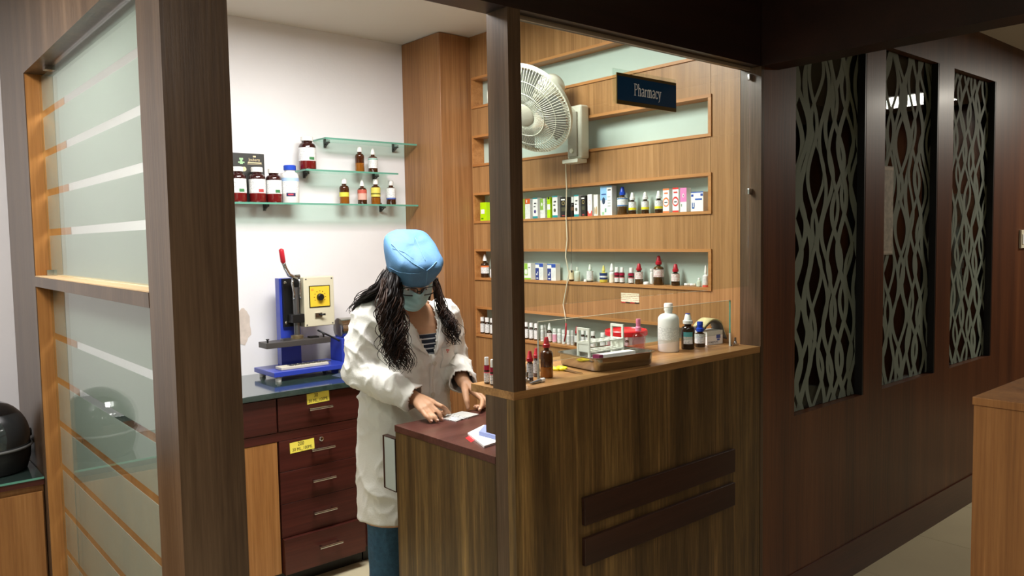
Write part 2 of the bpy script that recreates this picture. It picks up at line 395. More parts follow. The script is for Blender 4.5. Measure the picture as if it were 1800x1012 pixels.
# posts
t = thing('wooden_post', 'slim dark walnut post standing at the left end of the glazed counter', 'post', (1.38, 1.62, LEDGE), world=True)
part(B(XP, 1.397, YF, 1.665, LEDGE, HEAD), 'shaft', WALNUTG, t)
part(B(1.3975, 1.408, YF+.03, 1.66, LEDGE, HEAD), 'edge_strip', WALNUTG, t)
t = thing('wooden_post', 'walnut end post with glass clips between counter and corridor wall', 'post', (2.6, 1.65, 0), world=True)
part(B(XS+.001, XS+.125, 1.640, 1.663, 0, HEAD), 'shaft', WALNUTG, t)
part(B(XS+.0005, XS+.0192, YF-.001, 1.6395, 0, HEAD), 'edge_strip', WALNUTG, t)
# ------------------------------------------------------------------ glazed partition at the left
pt = thing('glazed_partition', 'tall wood framed partition with banded frosted glass at the left', 'partition', (XL+.06, 2.4, 0), world=True)
part(B(XL, .615, YF, 1.70, 0, CEIL-.001), 'post', WALNUTG, pt)
part(B(XL+.001, .60, 1.7008, 1.732, 0, CEIL-.001), 'stile', WALNUTG, pt)
part(B(XL+.0005, .60, 2.985, 3.444, 0, CEIL-.001), 'stile', WALNUTG, pt)
part(B(XL, .60, 1.7325, 2.9845, 2.06, CEIL-.001), 'rail', WALNUTG, pt)
part(B(XL, .60, 1.7325, 2.9845, 1.366, 1.398), 'rail', WALNUTG, pt)
part(B(XL, .60, 1.7325, 2.9845, 0, .1), 'rail', WALNUTG, pt)
part(B(XL+.001, .58, 1.7330, 2.984, 1.3985, 1.4015), 'sill', mat('raw_light_sill', 'd9b98c', rough=.5), pt)
part(B(XL+.003, .598, 2.9825, 2.9848, .1005, 1.3655), 'jamb', JAMB, pt)
part(B(XL+.003, .598, 2.9825, 2.9848, 1.402, 2.0595), 'jamb', JAMB, pt)
XG = .5275
def banded(z0, z1, bands):
    pane = part(B(XG, XG+.006, 1.7335, 2.982, z0, z1), 'glass_pane', GLASSL, pt)
    cuts = [z0+.002]
    for c in sorted(bands): cuts += [c-.011, c+.011]
    cuts.append(z1-.002)
    for k in range(0, len(cuts), 2):
        part(B(XG+.0066, XG+.0072, 1.735, 2.980, cuts[k], cuts[k+1]), 'frosted_film_band', FROST, pane)
bz = [atx(80, y, XG+.006).z for y in (198, 270, 340, 409)]
banded(1.4025, 2.055, bz)
bz2 = [1.345-.148*k for k in range(1, 9)]
banded(.1005, 1.3655, bz2)
for yy in (2.95, 1.80):
    part(B(XG-.014, XG+.016, yy-.012, yy+.012, 1.4018, 1.420), 'glass_clip', CHROME, pt)
part(B(XG-.014, XG+.016, 2.80, 2.83, 2.045, 2.0595), 'glass_clip', CHROME, pt)
# ------------------------------------------------------------------ service counter
sc = thing('service_counter', 'walnut fronted service counter with two dark horizontal strips', 'counter', (1.95, 1.65, 0), world=True)
part(B(XP, XS-.0022, YF, YF+.03, 0, LEDGE-.0225), 'front_panel', WALNUT, sc)
part(B(XP, 1.385, YF+.0305, 1.6595, 0, LEDGE-.0225), 'end_panel', WALNUTG, sc)
part(B(XP, 1.385, 1.660, 1.70, .955, LEDGE-.0225), 'end_lip', WALNUTG, sc)
part(B(XP, 1.66, YF-.0005, 1.766, LEDGE-.022, LEDGE), 'ledge_top', LEDGEW, sc)
part(B(1.66, XS-.0022, YF-.0005, 1.945, LEDGE-.022, LEDGE), 'ledge_top', LEDGEW, sc)
for zt in (.739, .618):
    part(B(1.606, 2.372, YF-.014, YF-.0003, zt-.083, zt), 'decor_strip', STRIPW, sc, bevel=.0015)
bl = thing('work_counter', 'low walnut work counter with reddish top in front of the woman', 'counter', (1.7, 1.95, 0), world=True)
part(B(XP+.001, 2.30, 1.6625, 2.18, 0, .87), 'body', WALNUT, bl)
part(B(XP, 2.30, 1.6622, 2.184, .8705, .892), 'top', TOPW, bl, bevel=.001)
fp = part(B(XP+.0008, XP+.02, 2.1855, 2.262, .665, .845), 'flap', mat('flap_edge', '2a1512', rough=.3), bl)
tag(part(B(XP+.0001, XP+.0007, 2.1865, 2.250, .669, .842), 'flap_face', mat('flap_mirror', 'b4c0bc', rough=.18, coat=.4), fp), 'pale glossy face')
# glass on the counter
gu = thing('glass_screen', 'large clear glass sheet above the counter between the two posts', 'glass', (1.95, 1.625, 1.30), world=True)
part(B(1.409, 2.545, 1.622, 1.628, 1.305, HEAD-.001), 'glass_sheet', GLASS, gu)
for zc in (2.065, 1.653):
    part(B(2.530, 2.5515, 1.611, 1.6215, zc-.011, zc+.011), 'clip', CHROME, gu, bevel=.002)
part(B(1.41, 2.54, YF+.036, YF+.042, HEAD-.012, HEAD-.0005), 'channel', mat('pale_channel', '9a8a76', rough=.4), gu)
gl = thing('glass_guard', 'low clear glass guard standing along the counter ledge', 'glass', (2.0, 1.66, LEDGE), world=True)
part(B(1.52, 2.48, 1.657, 1.663, LEDGE+.05, 1.255), 'glass_sheet', GLASS, gl)
part(B(1.52, 2.48, 1.657, 1.663, 1.2552, 1.2562), 'top_edge', mat('pale_glass_edge', 'b8b49a', rough=.3), gl)
part(B(2.4802, 2.4814, 1.657, 1.663, LEDGE+.05, 1.2555), 'end_edge', GEDGE, gl)
part(B(1.5186, 1.5198, 1.657, 1.663, LEDGE+.05, 1.2555), 'end_edge', mat('grey_glass_edge', 'a9aca0', rough=.3), gl)
for xx in (2.515, 1.475):
    mb = MB().lathe([(.007, 0), (.007, .012), (.004, .016), (.004, .03)], 12, Matrix.Translation((xx, 1.66, LEDGE)))
    mb.box(xx-.03, xx+.012, 1.652, 1.668, LEDGE, LEDGE+.006)
    part(mb, 'clip', CHROME, gl)
for xx in (1.5185, 2.4815): part(B(xx-.002, xx+.002, 1.6565, 1.6635, LEDGE+.0005, LEDGE+.0495), 'end_stand', mat('grey_glass_edge', 'a9aca0'), gl)
# sign hanging on the glass
sg = thing('pharmacy_sign', 'dark blue acrylic sign reading Pharmacy on the glass screen', 'sign', (1.95, 1.60, 1.90), world=True)
sx0, sx1, sz0, sz1 = 1.792, 2.094, 1.899, 2.003
part(B(sx0, sx1, 1.606, 1.609, sz0, sz1), 'acrylic_backing', GLASS, sg)
part(B(sx0+.012, sx1-.003, 1.602, 1.6055, sz0-.001, sz1-.012), 'board', mat('sign_bronze', '6a5526', rough=.3, metal=.5), sg)
part(B(sx0+.014, sx1-.005, 1.6012, 1.6018, sz0+.011, sz1-.021), 'blue_face', mat('sign_blue', '0f3a60', rough=.2, coat=.3), sg)
# lettering: condensed serif strokes in a unit em (x right, y up), each (polyline, width)
def arc(cx, cy, rx, ry, a0, a1, n=10): return [(cx+rx*math.cos(math.radians(a0+(a1-a0)*i/n)), cy+ry*math.sin(math.radians(a0+(a1-a0)*i/n))) for i in range(n+1)]
TK, TN = .10, .045
def serif(x, y, w=.15): return ([(x-w, y), (x+w, y)], TN)
GLY = {
 'P': (.62, [([(.15, 0), (.15, 1)], TK), serif(.15, .02), ([(.0, .98), (.3, .98)], TN), ([(.15, .98), (.3, .98)]+arc(.3, .74, .24, .24, 90, -90)+[(.15, .5)], .065)]),
 'h': (.56, [([(.12, 0), (.12, 1)], TK), serif(.12, .02, .12), ([(.02, .98), (.12, .98)], TN), ([(.12, .45)]+arc(.27, .48, .14, .18, 140, 0)+[(.41, .0)], TK*.85), serif(.41, .02, .12)]),
 'a': (.5, [(arc(.22, .5, .16, .16, 160, 0)+[(.38, .1), (.46, .03)], .085), ([(.38, .38), (.2, .34)]+arc(.2, .18, .14, .16, 90, 270)+[(.3, .06), (.38, .14)], .065)]),
 'r': (.42, [([(.12, 0), (.12, .64)], TK), serif(.12, .02, .12), ([(.02, .62), (.12, .62)], TN), ([(.12, .42), (.2, .58), (.3, .62), (.36, .55)], .07)]),
 'm': (.86, [([(.12, 0), (.12, .64)], TK), serif(.12, .02, .12), ([(.02, .62), (.12, .62)], TN), ([(.12, .45)]+arc(.26, .48, .13, .17, 140, 0)+[(.39, 0)], TK*.85), serif(.39, .02, .11), ([(.39, .45)]+arc(.53, .48, .14, .17, 140, 0)+[(.67, 0)], TK*.85), serif(.69, .02, .12)]),
 'c': (.46, [([(.4, .5)]+arc(.24, .33, .17, .32, 60, 300)+[(.4, .12)], .08)]),
 'y': (.52, [([(.08, .64), (.27, .02)], TK), ([(.44, .64), (.2, -.2), (.08, -.26)], .055), serif(.08, .63, .11), serif(.44, .63, .1)]),
}
def stroke(mb, pts, w, M, dz):
    L_ = []; R_ = []
    for i, p in enumerate(pts):
        a = Vector(pts[max(i-1, 0)]); b = Vector(pts[min(i+1, len(pts)-1)]); d = (b-a).normalized(); n = Vector((-d.y, d.x))*w/2
        L_.append(Vector(p)+n); R_.append(Vector(p)-n)
    v = []
    for l, r_ in zip(L_, R_): v += [M @ Vector((l.x, l.y, dz)), M @ Vector((r_.x, r_.y, dz)), M @ Vector((l.x, l.y, 0)), M @ Vector((r_.x, r_.y, 0))]
    f = []
    for i in range(len(pts)-1):
        a = 4*i; b = a+4
        f += [(a, a+1, b+1, b), (a+2, b+2, b+3, a+3), (a, b, b+2, a+2), (a+1, a+3, b+3, b+1)]
    f += [(0, 2, 3, 1), (4*len(pts)-4, 4*len(pts)-3, 4*len(pts)-1, 4*len(pts)-2)]
    mb.add(v, f)
hh = .036; cw = .029
tot = sum(GLY[c][0] for c in 'Pharmacy')*cw*1.02
xx = (sx0+sx1)/2+.004-tot/2
for c in 'Pharmacy':
    mb = MB(); wd, sts = GLY[c]
    Mx = Matrix.Translation((xx, 1.6011, 1.930)) @ Matrix(((cw, 0, 0, 0), (0, 0, -1, 0), (0, hh, 0, 0), (0, 0, 0, 1)))
    for k, (pts, w_) in enumerate(sts): stroke(mb, pts, w_, Mx, .0006+.00008*k)
    part(mb, 'letter', mat('sign_letter', 'f2f4f6', rough=.4), sg); xx += wd*cw*1.02
# ceiling lamps (the fixtures the lights sit under)
LNAMES = ['square ceiling panel lamp inside the pharmacy booth', 'square ceiling panel lamp over the lobby beside the partition', 'square ceiling panel lamp in the middle of the lobby', 'added square ceiling panel lamp behind the viewer brightening the counter front', 'square ceiling panel lamp over the corridor at right']
for (x, y, sx, sy, p, col), nm in zip(LAMPS, LNAMES):
    t = thing('ceiling_lamp', nm, 'lamp', (x, y, CEIL), group='square ceiling panel lamps')
    part(MB().box(-sx/2, sx/2, -sy/2, -sy/2+.025, -.028, -.0005).box(-sx/2, sx/2, sy/2-.025, sy/2, -.028, -.0005).box(-sx/2, -sx/2+.025, -sy/2+.025, sy/2-.025, -.028, -.0005).box(sx/2-.025, sx/2, -sy/2+.025, sy/2-.025, -.028, -.0005), 'frame', WHITEP, t)
    part(B(-sx/2+.025, sx/2-.025, -sy/2+.025, sy/2-.025, -.02, -.015), 'diffuser', mat('lamp_diffuser', 'ffffff', emit='fffaf0', es=4), t)
# half wall at right, light switch
hw = thing('wooden_half_wall', 'light brown wooden half-height counter cut by the right edge', 'counter', (2.9, .5, 0), world=True)
HWM = wood('half_wall_veneer', '6e4524', '8a5a30', 'a06d3e', rough=.4, band=12, grain=110, zs=.3)
part(B(2.557, 3.4, -1.2, .862, 0, .975), 'body', HWM, hw)
part(B(2.554, 3.403, -1.203, .866, .9755, 1.0), 'top', HWM, hw, bevel=.002)
p = aty(1795, 420, YF)
t = thing('light_switch', 'small white wall switch on the dark wall at right edge', 'switch', (p.x+.02, YF, p.z), world=True)
part(B(p.x-.035, p.x+.07, YF-.012, YF+.0005, p.z-.055, p.z+.055), 'plate', mat('switch_plate', 'e6dfc6', rough=.4), t, bevel=.002)
part(B(p.x-.02, p.x+.01, YF-.016, YF-.0123, p.z-.03, p.z+.03), 'rocker', PLAINW, t)
#__PART3__
# ================================================================== cabinets along the white wall
dc = thing('drawer_cabinet', 'dark red drawer cabinet under the green stone top with yellow notes', 'cabinet', (1.57, 3.35, 0), world=True)
YD = 3.13
part(B(1.205, 1.785, YD+.02, YW-.003, .08, .845), 'body', ROSE, dc)
part(B(1.21, 1.78, YD+.06, YW-.01, 0, .0795), 'plinth', BLACK, dc)
part(B(1.205, 1.785, YD+.002, YD+.0195, .655, .692), 'rail', ROSE, dc)
def drawer(x0, x1, z0, z1, hx=None, out=0):
    d = part(B(x0, x1, YD-out, YD+.0185, z0, z1), 'drawer', ROSE, dc, bevel=.0012)
    if hx is not None:
        zc = z0+(z1-z0)*.56; hb = MB().tube([(hx-.055, YD-out-.026, zc), (hx+.055, YD-out-.026, zc)], .006, 10)
        for q in (-.042, .042): hb.tube([(hx+q, YD-out+.0, zc), (hx+q, YD-out-.026, zc)], .0045, 8)
        part(hb, 'handle', CHROME, d, ang=50)
    return d
drawer(1.208, 1.362, .694, .838)
d1 = drawer(1.369, 1.756, .694, .838, 1.555)
d2 = drawer(1.369, 1.756, .5205, .653, 1.560)
drawer(1.369, 1.756, .381, .5185, 1.560); drawer(1.369, 1.756, .234, .379, 1.560)
drawer(1.369, 1.756, .078, .232, 1.573, .02)
dd = part(B(1.208, 1.362, YD+.004, YD+.0195, .082, .653), 'door', DOORW, dc, bevel=.001)
part(MB().lathe([(.0105, 0), (.0105, .004), (.006, .006)], 14, Matrix.Translation((1.563, YD, .632)) @ Matrix.Rotation(PI/2, 4, 'X')), 'lock', CHROME, d2)
def note(x, z, w, h, lines, par, rot):
    M = frame((x, YD-.0012, z), (math.cos(rot), 0, math.sin(rot)), (0, 0, 1))
    nt_ = part(MB().box(-w/2, w/2, -h/2, h/2, 0, .0006, M), 'note_label', mat('yellow_note', 'f3e35a', rough=.6), par)
    for tx, dx, dy, sz in lines:
        put_text(tx, sz, mat('pen_ink', '2a2410', rough=.6), 'handwriting', nt_, M @ Matrix.Translation((dx, dy, .0008)), sx=.85, shear=.1)
note(aty(559, 698, YD).x, aty(559, 698, YD).z, .106, .046, [('30', -.010, .0115, .023), ('30 ML_100ML', 0, -.0105, .019)], d1, .03)
note(aty(531, 783, YD).x, aty(531, 783, YD).z, .113, .046, [('200', -.006, .0115, .023), ('30 ML_100ML', 0, -.0105, .019)], d2, .03)
cl = thing('side_cabinet', 'plain brown cabinet beside the drawers half hidden behind the partition post', 'cabinet', (.9, 3.35, 0), world=True)
part(B(.612, 1.203, YD+.02, YW-.003, .08, .845), 'body', ROSE, cl)
for a, b in ((.614, .906), (.909, 1.201)): part(B(a, b, YD+.002, YD+.0195, .082, .843), 'door', DOORW, cl, bevel=.001)
cr = thing('side_cabinet', 'brown cabinet behind the woman to the right of the drawers', 'cabinet', (2.07, 3.35, 0), world=True)
part(B(1.787, 2.10, YD+.02, YW-.003, .08, .845), 'body', ROSE, cr)
part(B(1.787, 2.10, YD+.06, YW-.01, 0, .0795), 'plinth', BLACK, cr)
for a, b in ((1.789, 2.098),): part(B(a, b, YD+.002, YD+.0195, .082, .843), 'door', DOORW, cr, bevel=.001)
tag(B(.612, 2.105, YD-.022, YW-.001, .8455, .869).build('stone_worktop', GRANITE, None, False, .002), 'dark green polished stone worktop over the drawer cabinets', 'worktop')
# ------------------------------------------------------------------ glass wall shelves
def gshelf(x0, x1, z, depth, label, brk):
    t = thing('glass_shelf', label, 'shelf', ((x0+x1)/2, YW, z), group='glass wall shelves', world=True)
    part(B(x0, x1, YW-depth, YW-.002, z-.008, z), 'shelf_plate', GSHELF, t)
    part(B(x0, x1, YW-depth-.001, YW-depth, z-.0082, z+.0002), 'edge', GEDGE, t)
    part(B(x0-.001, x0, YW-depth, YW-.002, z-.0082, z+.0002), 'edge', GEDGE, t)
    for bx in brk:
        mb = MB().box(bx-.005, bx+.005, YW-.05, YW-.001, z-.016, z-.0085).box(bx-.006, bx+.006, YW-.008, YW-.001, z-.034, z+.014)
        mb.tube([(bx, YW-.045, z-.012), (bx, YW-.01, z-.03)], .004, 6)
        part(mb, 'bracket', DKGREY, t)
    return z
SD = .13
Z3 = aty(560, 357, YW-SD).z; Z2 = aty(610, 300, YW-SD).z; Z1 = aty(650, 247, YW-SD).z
gshelf(1.20, XC-.004, Z3, SD, 'lowest long green-edged glass shelf holding a row of bottles', [aty(464, 360, YW).x, aty(668, 362, YW).x])
gshelf(aty(529, 297, YW-.075).x, aty(700, 304, YW-SD).x, Z2, SD, 'middle green-edged glass shelf with one large and two small bottles', [aty(534, 300, YW).x, aty(656, 306, YW).x])
gshelf(aty(572, 240, YW-SD).x, XC-.004, Z1, SD, 'empty topmost green-edged glass shelf beside the column', [aty(570, 246, YW).x, aty(690, 254, YW).x])
# flaked paint patch on the white wall
p = aty(432, 572, YW)
mb = MB(); n = 22; rr = random.Random(3)
ring = [(p.x-.012+(.028+.016*rr.random())*math.cos(2*PI*k/n), p.z+(.075+.02*rr.random())*math.sin(2*PI*k/n)) for k in range(n)]
mb.add([(x, YW-.0012, z) for x, z in ring]+[(x, YW-.0002, z) for x, z in ring], [tuple(range(n))]+[(k, (k+1) % n, n+(k+1) % n, n+k) for k in range(n)])
tag(mb.build('paint_flake_patch', mat('bare_plaster', 'cdbfb2', rough=.9, noise=.12, nscale=30)), 'flaked beige paint patch on the white wall beside the partition', 'wall patch')
# ================================================================== bottles and cartons
def smoothprof(pts): return pts
def bottle(name, label, loc, h, r, body, cap, kind='screw', lab=None, group=None, liquid=None, rz=0, capr=None, bf=None, cat='bottle'):
    """h total height, r body radius. kind: screw, dropper (tapered tall cap), tip (slim nozzle), jar (wide cap), spray, neck
    lab: list of (z0, z1, mat, label) fractions of the body height, liquid: (fraction, mat)"""
    t = thing(name, label, cat, loc, rz, group)
    fr = bf or {'screw': .80, 'dropper': .70, 'tip': .62, 'jar': .87, 'spray': .62, 'can': .85}[kind]
    hb = h*fr; nr = (capr or {'screw': .55, 'dropper': .5, 'tip': .45, 'jar': .72, 'spray': .5, 'can': .42}[kind])*r
    sh = min(.6*r, hb*.2)
    prof = [(r*.55, 0), (r*.93, .0006), (r, r*.12), (r, hb-sh-.06*h)]
    for k in range(1, 6):
        a = k/5*PI/2; prof.append((nr*.85+(r-nr*.85)*math.cos(a), hb-sh-.06*h+sh*math.sin(a)))
    prof += [(nr*.85, hb), (nr*.85, hb+.01*h)]
    b = part(MB().lathe(prof, 22), 'body', body, t, ang=50)
    cb = hb; ch = h-hb
    if kind in ('screw', 'jar', 'can'): cp = [(nr, cb), (nr, cb+ch*.88), (nr*.9, h), (nr*.3, h)]
    elif kind == 'dropper': cp = [(nr*1.15, cb), (nr*1.2, cb+ch*.3), (nr*.95, cb+ch*.36), (nr*.6, cb+ch*.93), (nr*.42, h)]
    elif kind == 'tip': cp = [(nr*1.1, cb), (nr*1.1, cb+ch*.25), (nr*.95, cb+ch*.3), (nr*.72, cb+ch*.7), (nr*.4, cb+ch*.93), (nr*.15, h)]
    else: cp = [(nr*1.2, cb), (nr*1.2, cb+ch*.32), (nr*.85, cb+ch*.38), (nr*.85, cb+ch*.62), (nr*.95, cb+ch*.66), (nr*.9, h)]
    part(MB().lathe(cp, 18), 'cap', cap, t, ang=40)
    if liquid:
        lf, lm = liquid; part(MB().lathe([(r*.95, .0005), (r*1.003, r*.14), (r*1.003, hb*lf)], 22, cap=False), 'liquid', lm, t, True)
    for z0, z1, mt, *rest in (lab or []):
        rr_ = r*1.012+.0003*(rest[0] if rest else 0)
        part(MB().lathe([(rr_, hb*z0), (rr_, hb*z1)], 22, cap=False), 'label_wrap', mt, t, True)
    return t
def carton(name, label, loc, w, d, h, base, prints, rz, group=None, side=None):
    """prints: (face, u0, v0, u1, v1, mat[, 'o']) with u, v in 0..1 on face f (front -y) or s (+x side) or l (-x side)"""
    t = thing(name, label, 'box', loc, rz, group)
    part(B(-w/2, w/2, -d/2, d/2, 0, h), 'carton_body', base, t)
    for k, q in enumerate(prints):
        mb = MB()
        if 1:
            F, u0, v0, u1, v1 = q[:5]; e = .0003+.00012*k
            if F == 'f': M = frame((-w/2, -d/2-e, 0), (1, 0, 0), (0, 0, 1)); W = w
            elif F == 's': M = frame((w/2+e, -d/2, 0), (0, 1, 0), (0, 0, 1)); W = d
            else: M = frame((-w/2-e, d/2, 0), (0, -1, 0), (0, 0, 1)); W = d
            if len(q) > 6:
                n = 18; c = ((u0+u1)/2*W, (v0+v1)/2*h); R1 = ((u1-u0)/2*W, (v1-v0)/2*h)
                mb.add([M @ Vector((c[0]+R1[0]*math.cos(2*PI*j/n), c[1]+R1[1]*math.sin(2*PI*j/n), 0)) for j in range(n)], [tuple(range(n))])
            else: mb.add([M @ Vector(a) for a in ((u0*W, v0*h, 0), (u1*W, v0*h, 0), (u1*W, v1*h, 0), (u0*W, v1*h, 0))], [(0, 1, 2, 3)])
        part(mb, 'printed_panel', q[5], t)
    return t
ZN3, ZN4, ZN5 = NZ[2][0]+.0083, NZ[3][0]+.0083, NZ[4][0]+.0083
XN = XS+.028
def span(x0, x1, y0, y1, X, z):
    """place and size of a niche item from its left, right, top, bottom in the photograph"""
    d = ray((x0+x1)/2, (y0+y1)/2); k = X/d.x; dist = (d*k).dot(CF)
    p = O0+d*k; return Vector((X, p.y, z)), (x1-x0)*dist/FPX, (y1-y0)*dist/FPX
def nb(x0, x1, y0, y1, z, label, body, cap, kind, lab=None, group=None, liquid=None, X=None, **kw):
    l, wdt, h = span(x0, x1, y0, y1, X or XN, z)
    h = min(h, .136); return bottle(kw.pop('name', 'medicine_bottle'), label, l, h, min(wdt/2, .0245), body, cap, kind, lab, group, liquid, **kw)
G3, G4, G5 = 'stock on the third niche shelf', 'stock on the fourth niche shelf', 'bottles on the lowest niche shelf'
# faces of the niche wall look toward -x: a carton turned by -90 deg shows its front to the room
RZ = -PI/2
def nc(x0, x1, y0, y1, z, label, base, prints, turn=0, group=G3, dep=.03):
    l, wdt, h = span(x0, x1, y0, y1, XN, z)
    # visible width is the front foreshortened by the oblique view, widened by the turn
    w_ = wdt*1.0; return carton('medicine_box', label, l, w_, min(dep, .04), min(h, .128), base, prints, RZ+turn, group)
NEON, WHT = P('b4e000'), PLAINW
TEAL, BLKC, GOLD = P('1f8f95'), P('232320'), mat('gold_print', 'a8945a', rough=.35, metal=.4)
LB2 = printed('fine_grey_print', 'eeeeea', 'a4a8a8', 300, .5)
nc(845, 862, 355, 387, ZN3, 'neon green box on the third niche left of the slim post', NEON, [('f', .12, .38, .7, .62, WHT), ('f', .15, .08, .5, .16, P('5a8a00'))])
nc(915, 925, 349, 384, ZN3, 'yellow-green box peeking out right beside the slim post, third niche', P('c8e060'), [('f', .1, .3, .9, .6, WHT)])
nc(925, 938, 349, 384, ZN3, 'white box with orange top band on the third niche', LB2, [('f', 0, .74, 1, 1, P('cf5a1c')), ('l', 0, .74, 1, 1, P('cf5a1c')), ('f', .25, .8, .4, .95, WHT)])
def tealbox(x0, x1, y0, y1, lb, dot):
    nc(x0, x1, y0, y1, ZN3, lb, WHT, [('f', 0, 0, 1, .11, TEAL), ('f', 0, .94, 1, 1, TEAL), ('l', 0, 0, 1, .11, TEAL), ('l', 0, .94, 1, 1, TEAL), ('f', .25, .25, .7, .42, dot, 'o'), ('f', .3, .7, .75, .76, P('3a3a3a')), ('f', .2, .55, .6, .6, P('3a3a3a'))])
tealbox(938.5, 951, 348, 384, 'white box with teal ends and purple dot next to the orange-topped box', P('4a3f80'))
nc(951.5, 964, 349, 383, ZN3, 'green and white box between two teal-ended boxes', LB2, [('f', 0, .42, .65, 1, P('8fb84a')), ('f', .2, .62, .5, .8, WHT, 'o')])
nc(964.5, 972.5, 347, 383, ZN3, 'slim neon green box with white middle on the third niche', NEON, [('f', .05, .4, .95, .66, WHT), ('f', .2, .9, .8, 1, P('2c3c10'))])
tealbox(973, 986, 346, 384, 'white box with teal ends standing left of the black gold box', P('5a5a50'))
def blkbox(x0, x1, y0, y1, lb): nc(x0, x1, y0, y1, ZN3, lb, BLKC, [('f', .25, .6, .75, .8, GOLD, 'o'), ('f', .33, .64, .67, .76, BLKC, 'o'), ('f', .15, .84, .75, .91, WHT), ('f', .2, .3, .8, .5, P('4c4a34')), ('f', .3, .05, .7, .1, P('b03838'))])
blkbox(986.5, 1002, 345, 380, 'black box with gold emblem behind the fan cord')
nb(1003, 1011, 346, 381, ZN3, 'small dark bottle with white cap between black and teal boxes', mat('dark_glass', '1a1210', rough=.1, coat=.5), WHITEP, 'screw', [(.45, .7, P('6a4a30'))], G3, bf=.7, capr=.8)
tealbox(1011.5, 1023, 343, 381, 'white box with teal ends right of the fan pull cord', P('5a5a50'))
blkbox(1023.5, 1035, 343, 379, 'black box with gold emblem next to the red and white box')
nc(1035.5, 1046, 342, 380, ZN3, 'white box with coral base on the third niche', WHT, [('f', 0, 0, 1, .24, P('e8584e')), ('f', .2, .52, .8, .74, P('e8c0ba'), 'o'), ('f', .28, .56, .72, .7, WHT, 'o'), ('f', .2, .12, .8, .34, WHT, 'o')])
nc(1046.5, 1056, 342, 379, ZN3, 'cream box with brown leaf print beside the tall blue box', P('efece0'), [('f', .15, .05, .45, .42, P('a5855a'), 'o'), ('f', .55, .05, .85, .45, P('b59468'), 'o')])
nc(1056, 1083, 325, 379, ZN3, 'tallest pale blue and white box on the third niche', WHT, [('f', 0, .52, .56, 1, P('8fbfe6')), ('f', .14, .38, .42, .62, P('2f3f5a'), 'o'), ('f', .1, .7, .5, .74, P('2a4a90')), ('f', .65, .84, .92, .88, P('333333')), ('f', .12, .02, .34, .12, P('9fc8a4')), ('f', .38, .1, .52, .24, P('7aa890')), ('f', .64, .3, .9, .34, P('a9b2ae')), ('f', .64, .4, .9, .43, P('a9b2ae')), ('f', .64, .5, .9, .53, P('a9b2ae')), ('f', .64, .62, .88, .65, P('a9b2ae')), ('f', .56, .95, 1, 1, P('8fbfe6'))])
LBB = P('2e6fae')
nb(1085, 1103.5, 328, 377, ZN3, 'brown bottle with tall blue cap on the third niche', BROWNB, BLUEP, 'dropper', [(.42, .86, LBL), (.44, .49, LBB, 1), (.78, .83, LBB, 1)], G3)
for a, b, c, d_, lb in ((1105, 1118.5, 339, 377, 'nearest to the blue-capped bottle'), (1127.5, 1141, 338, 376, 'middle one of three'), (1151, 1165, 336, 375, 'nearest to the orange box')):
    nb(a, b, c, d_, ZN3, 'brown dropper bottle with white cap and yellow label, '+lb, mat('dark_amber', '33200f', rough=.08, coat=.5), WHITEP, 'dropper', [(.28, .86, LBL), (.3, .46, P('e8e020'), 1)], G3, capr=.62, bf=.66)
def sunbox(x0, x1, y0, y1, lb, c): nc(x0, x1, y0, y1, ZN3, lb, WHT, [('f', 0, .93, 1, 1, c), ('f', 0, 0, 1, .07, c), ('f', .0, .24, 1, .64, c, 'o'), ('f', .1, .3, .9, .56, WHT, 'o'), ('f', .25, .4, .75, .45, P('444444')), ('f', .2, .78, .8, .84, c)])
sunbox(1168, 1181.5, 332, 374, 'white box with orange sunburst disc on the third niche', P('ef7f4a'))
sunbox(1185, 1198, 331, 374, 'white box with red sunburst disc beside the pink box', P('d8342c'))
nc(1198.5, 1212, 330, 372, ZN3, 'pink patterned box with white lower half', WHT, [('f', 0, .42, 1, 1, P('ec86bc')), ('f', .35, .6, .65, .76, WHT, 'o'), ('f', .45, .63, .58, .73, P('8a3a70'), 'o'), ('f', .15, .22, .25, .34, P('3a6a40'))])
nc(1217, 1243, 337, 371, ZN3, 'wide white and blue box at the right end of the third niche', WHT, [('f', 0, .95, 1, 1, P('3a62b8')), ('f', .03, .76, .22, .88, P('2a4aa0')), ('f', .78, .78, .98, .9, P('2a4aa0')), ('f', .35, .58, .9, .66, P('3a62b8')), ('f', .1, .2, .16, .45, P('2a62b0')), ('f', .24, .2, .3, .45, P('2a62b0')), ('f', .12, .14, .28, .22, P('2a62b0'))], dep=.036)
# fourth niche
nb(845, 860, 447, 488, ZN4, 'brown bottle with orange-white label left of the slim post', mat('dark_amber', '33200f'), WHITEP, 'tip', [(.25, .62, LBL), (.62, .72, P('e07a40'))], G4, bf=.7)
nb(861, 871, 460, 488, ZN4, 'white bottle half hidden by the slim post on the fourth niche', WHITEP, WHITEP, 'tip', [(.15, .7, LBL)], G4)
nc(923, 940, 464, 492, ZN4, 'lime and white box right beside the slim post, fourth niche', WHT, [('f', 0, .25, .5, 1, P('9cc84a')), ('f', .05, .3, .45, .65, WHT, 'o'), ('f', 0, 0, 1, .09, P('8fc030')), ('f', .62, .72, .9, .77, P('555555'))], group=G4)
for a, b, lb in ((942, 962, 'nearer to the lime box'), (963, 984, 'nearer to the fan cord')):
    nc(a, b, 464, 493, ZN4, 'blue and white box on the fourth niche, '+lb, WHT, [('f', 0, 0, .46, .72, P('2c3f86')), ('f', .1, .28, .26, .4, WHT, 'o'), ('f', .26, .4, .34, .5, WHT), ('f', .1, .08, .36, .13, WHT), ('f', .5, .78, 1, 1, P('2c4fa8')), ('f', .56, .15, .94, .68, LB2), ('f', 0, .93, .5, 1, P('4a72c0'))], group=G4)
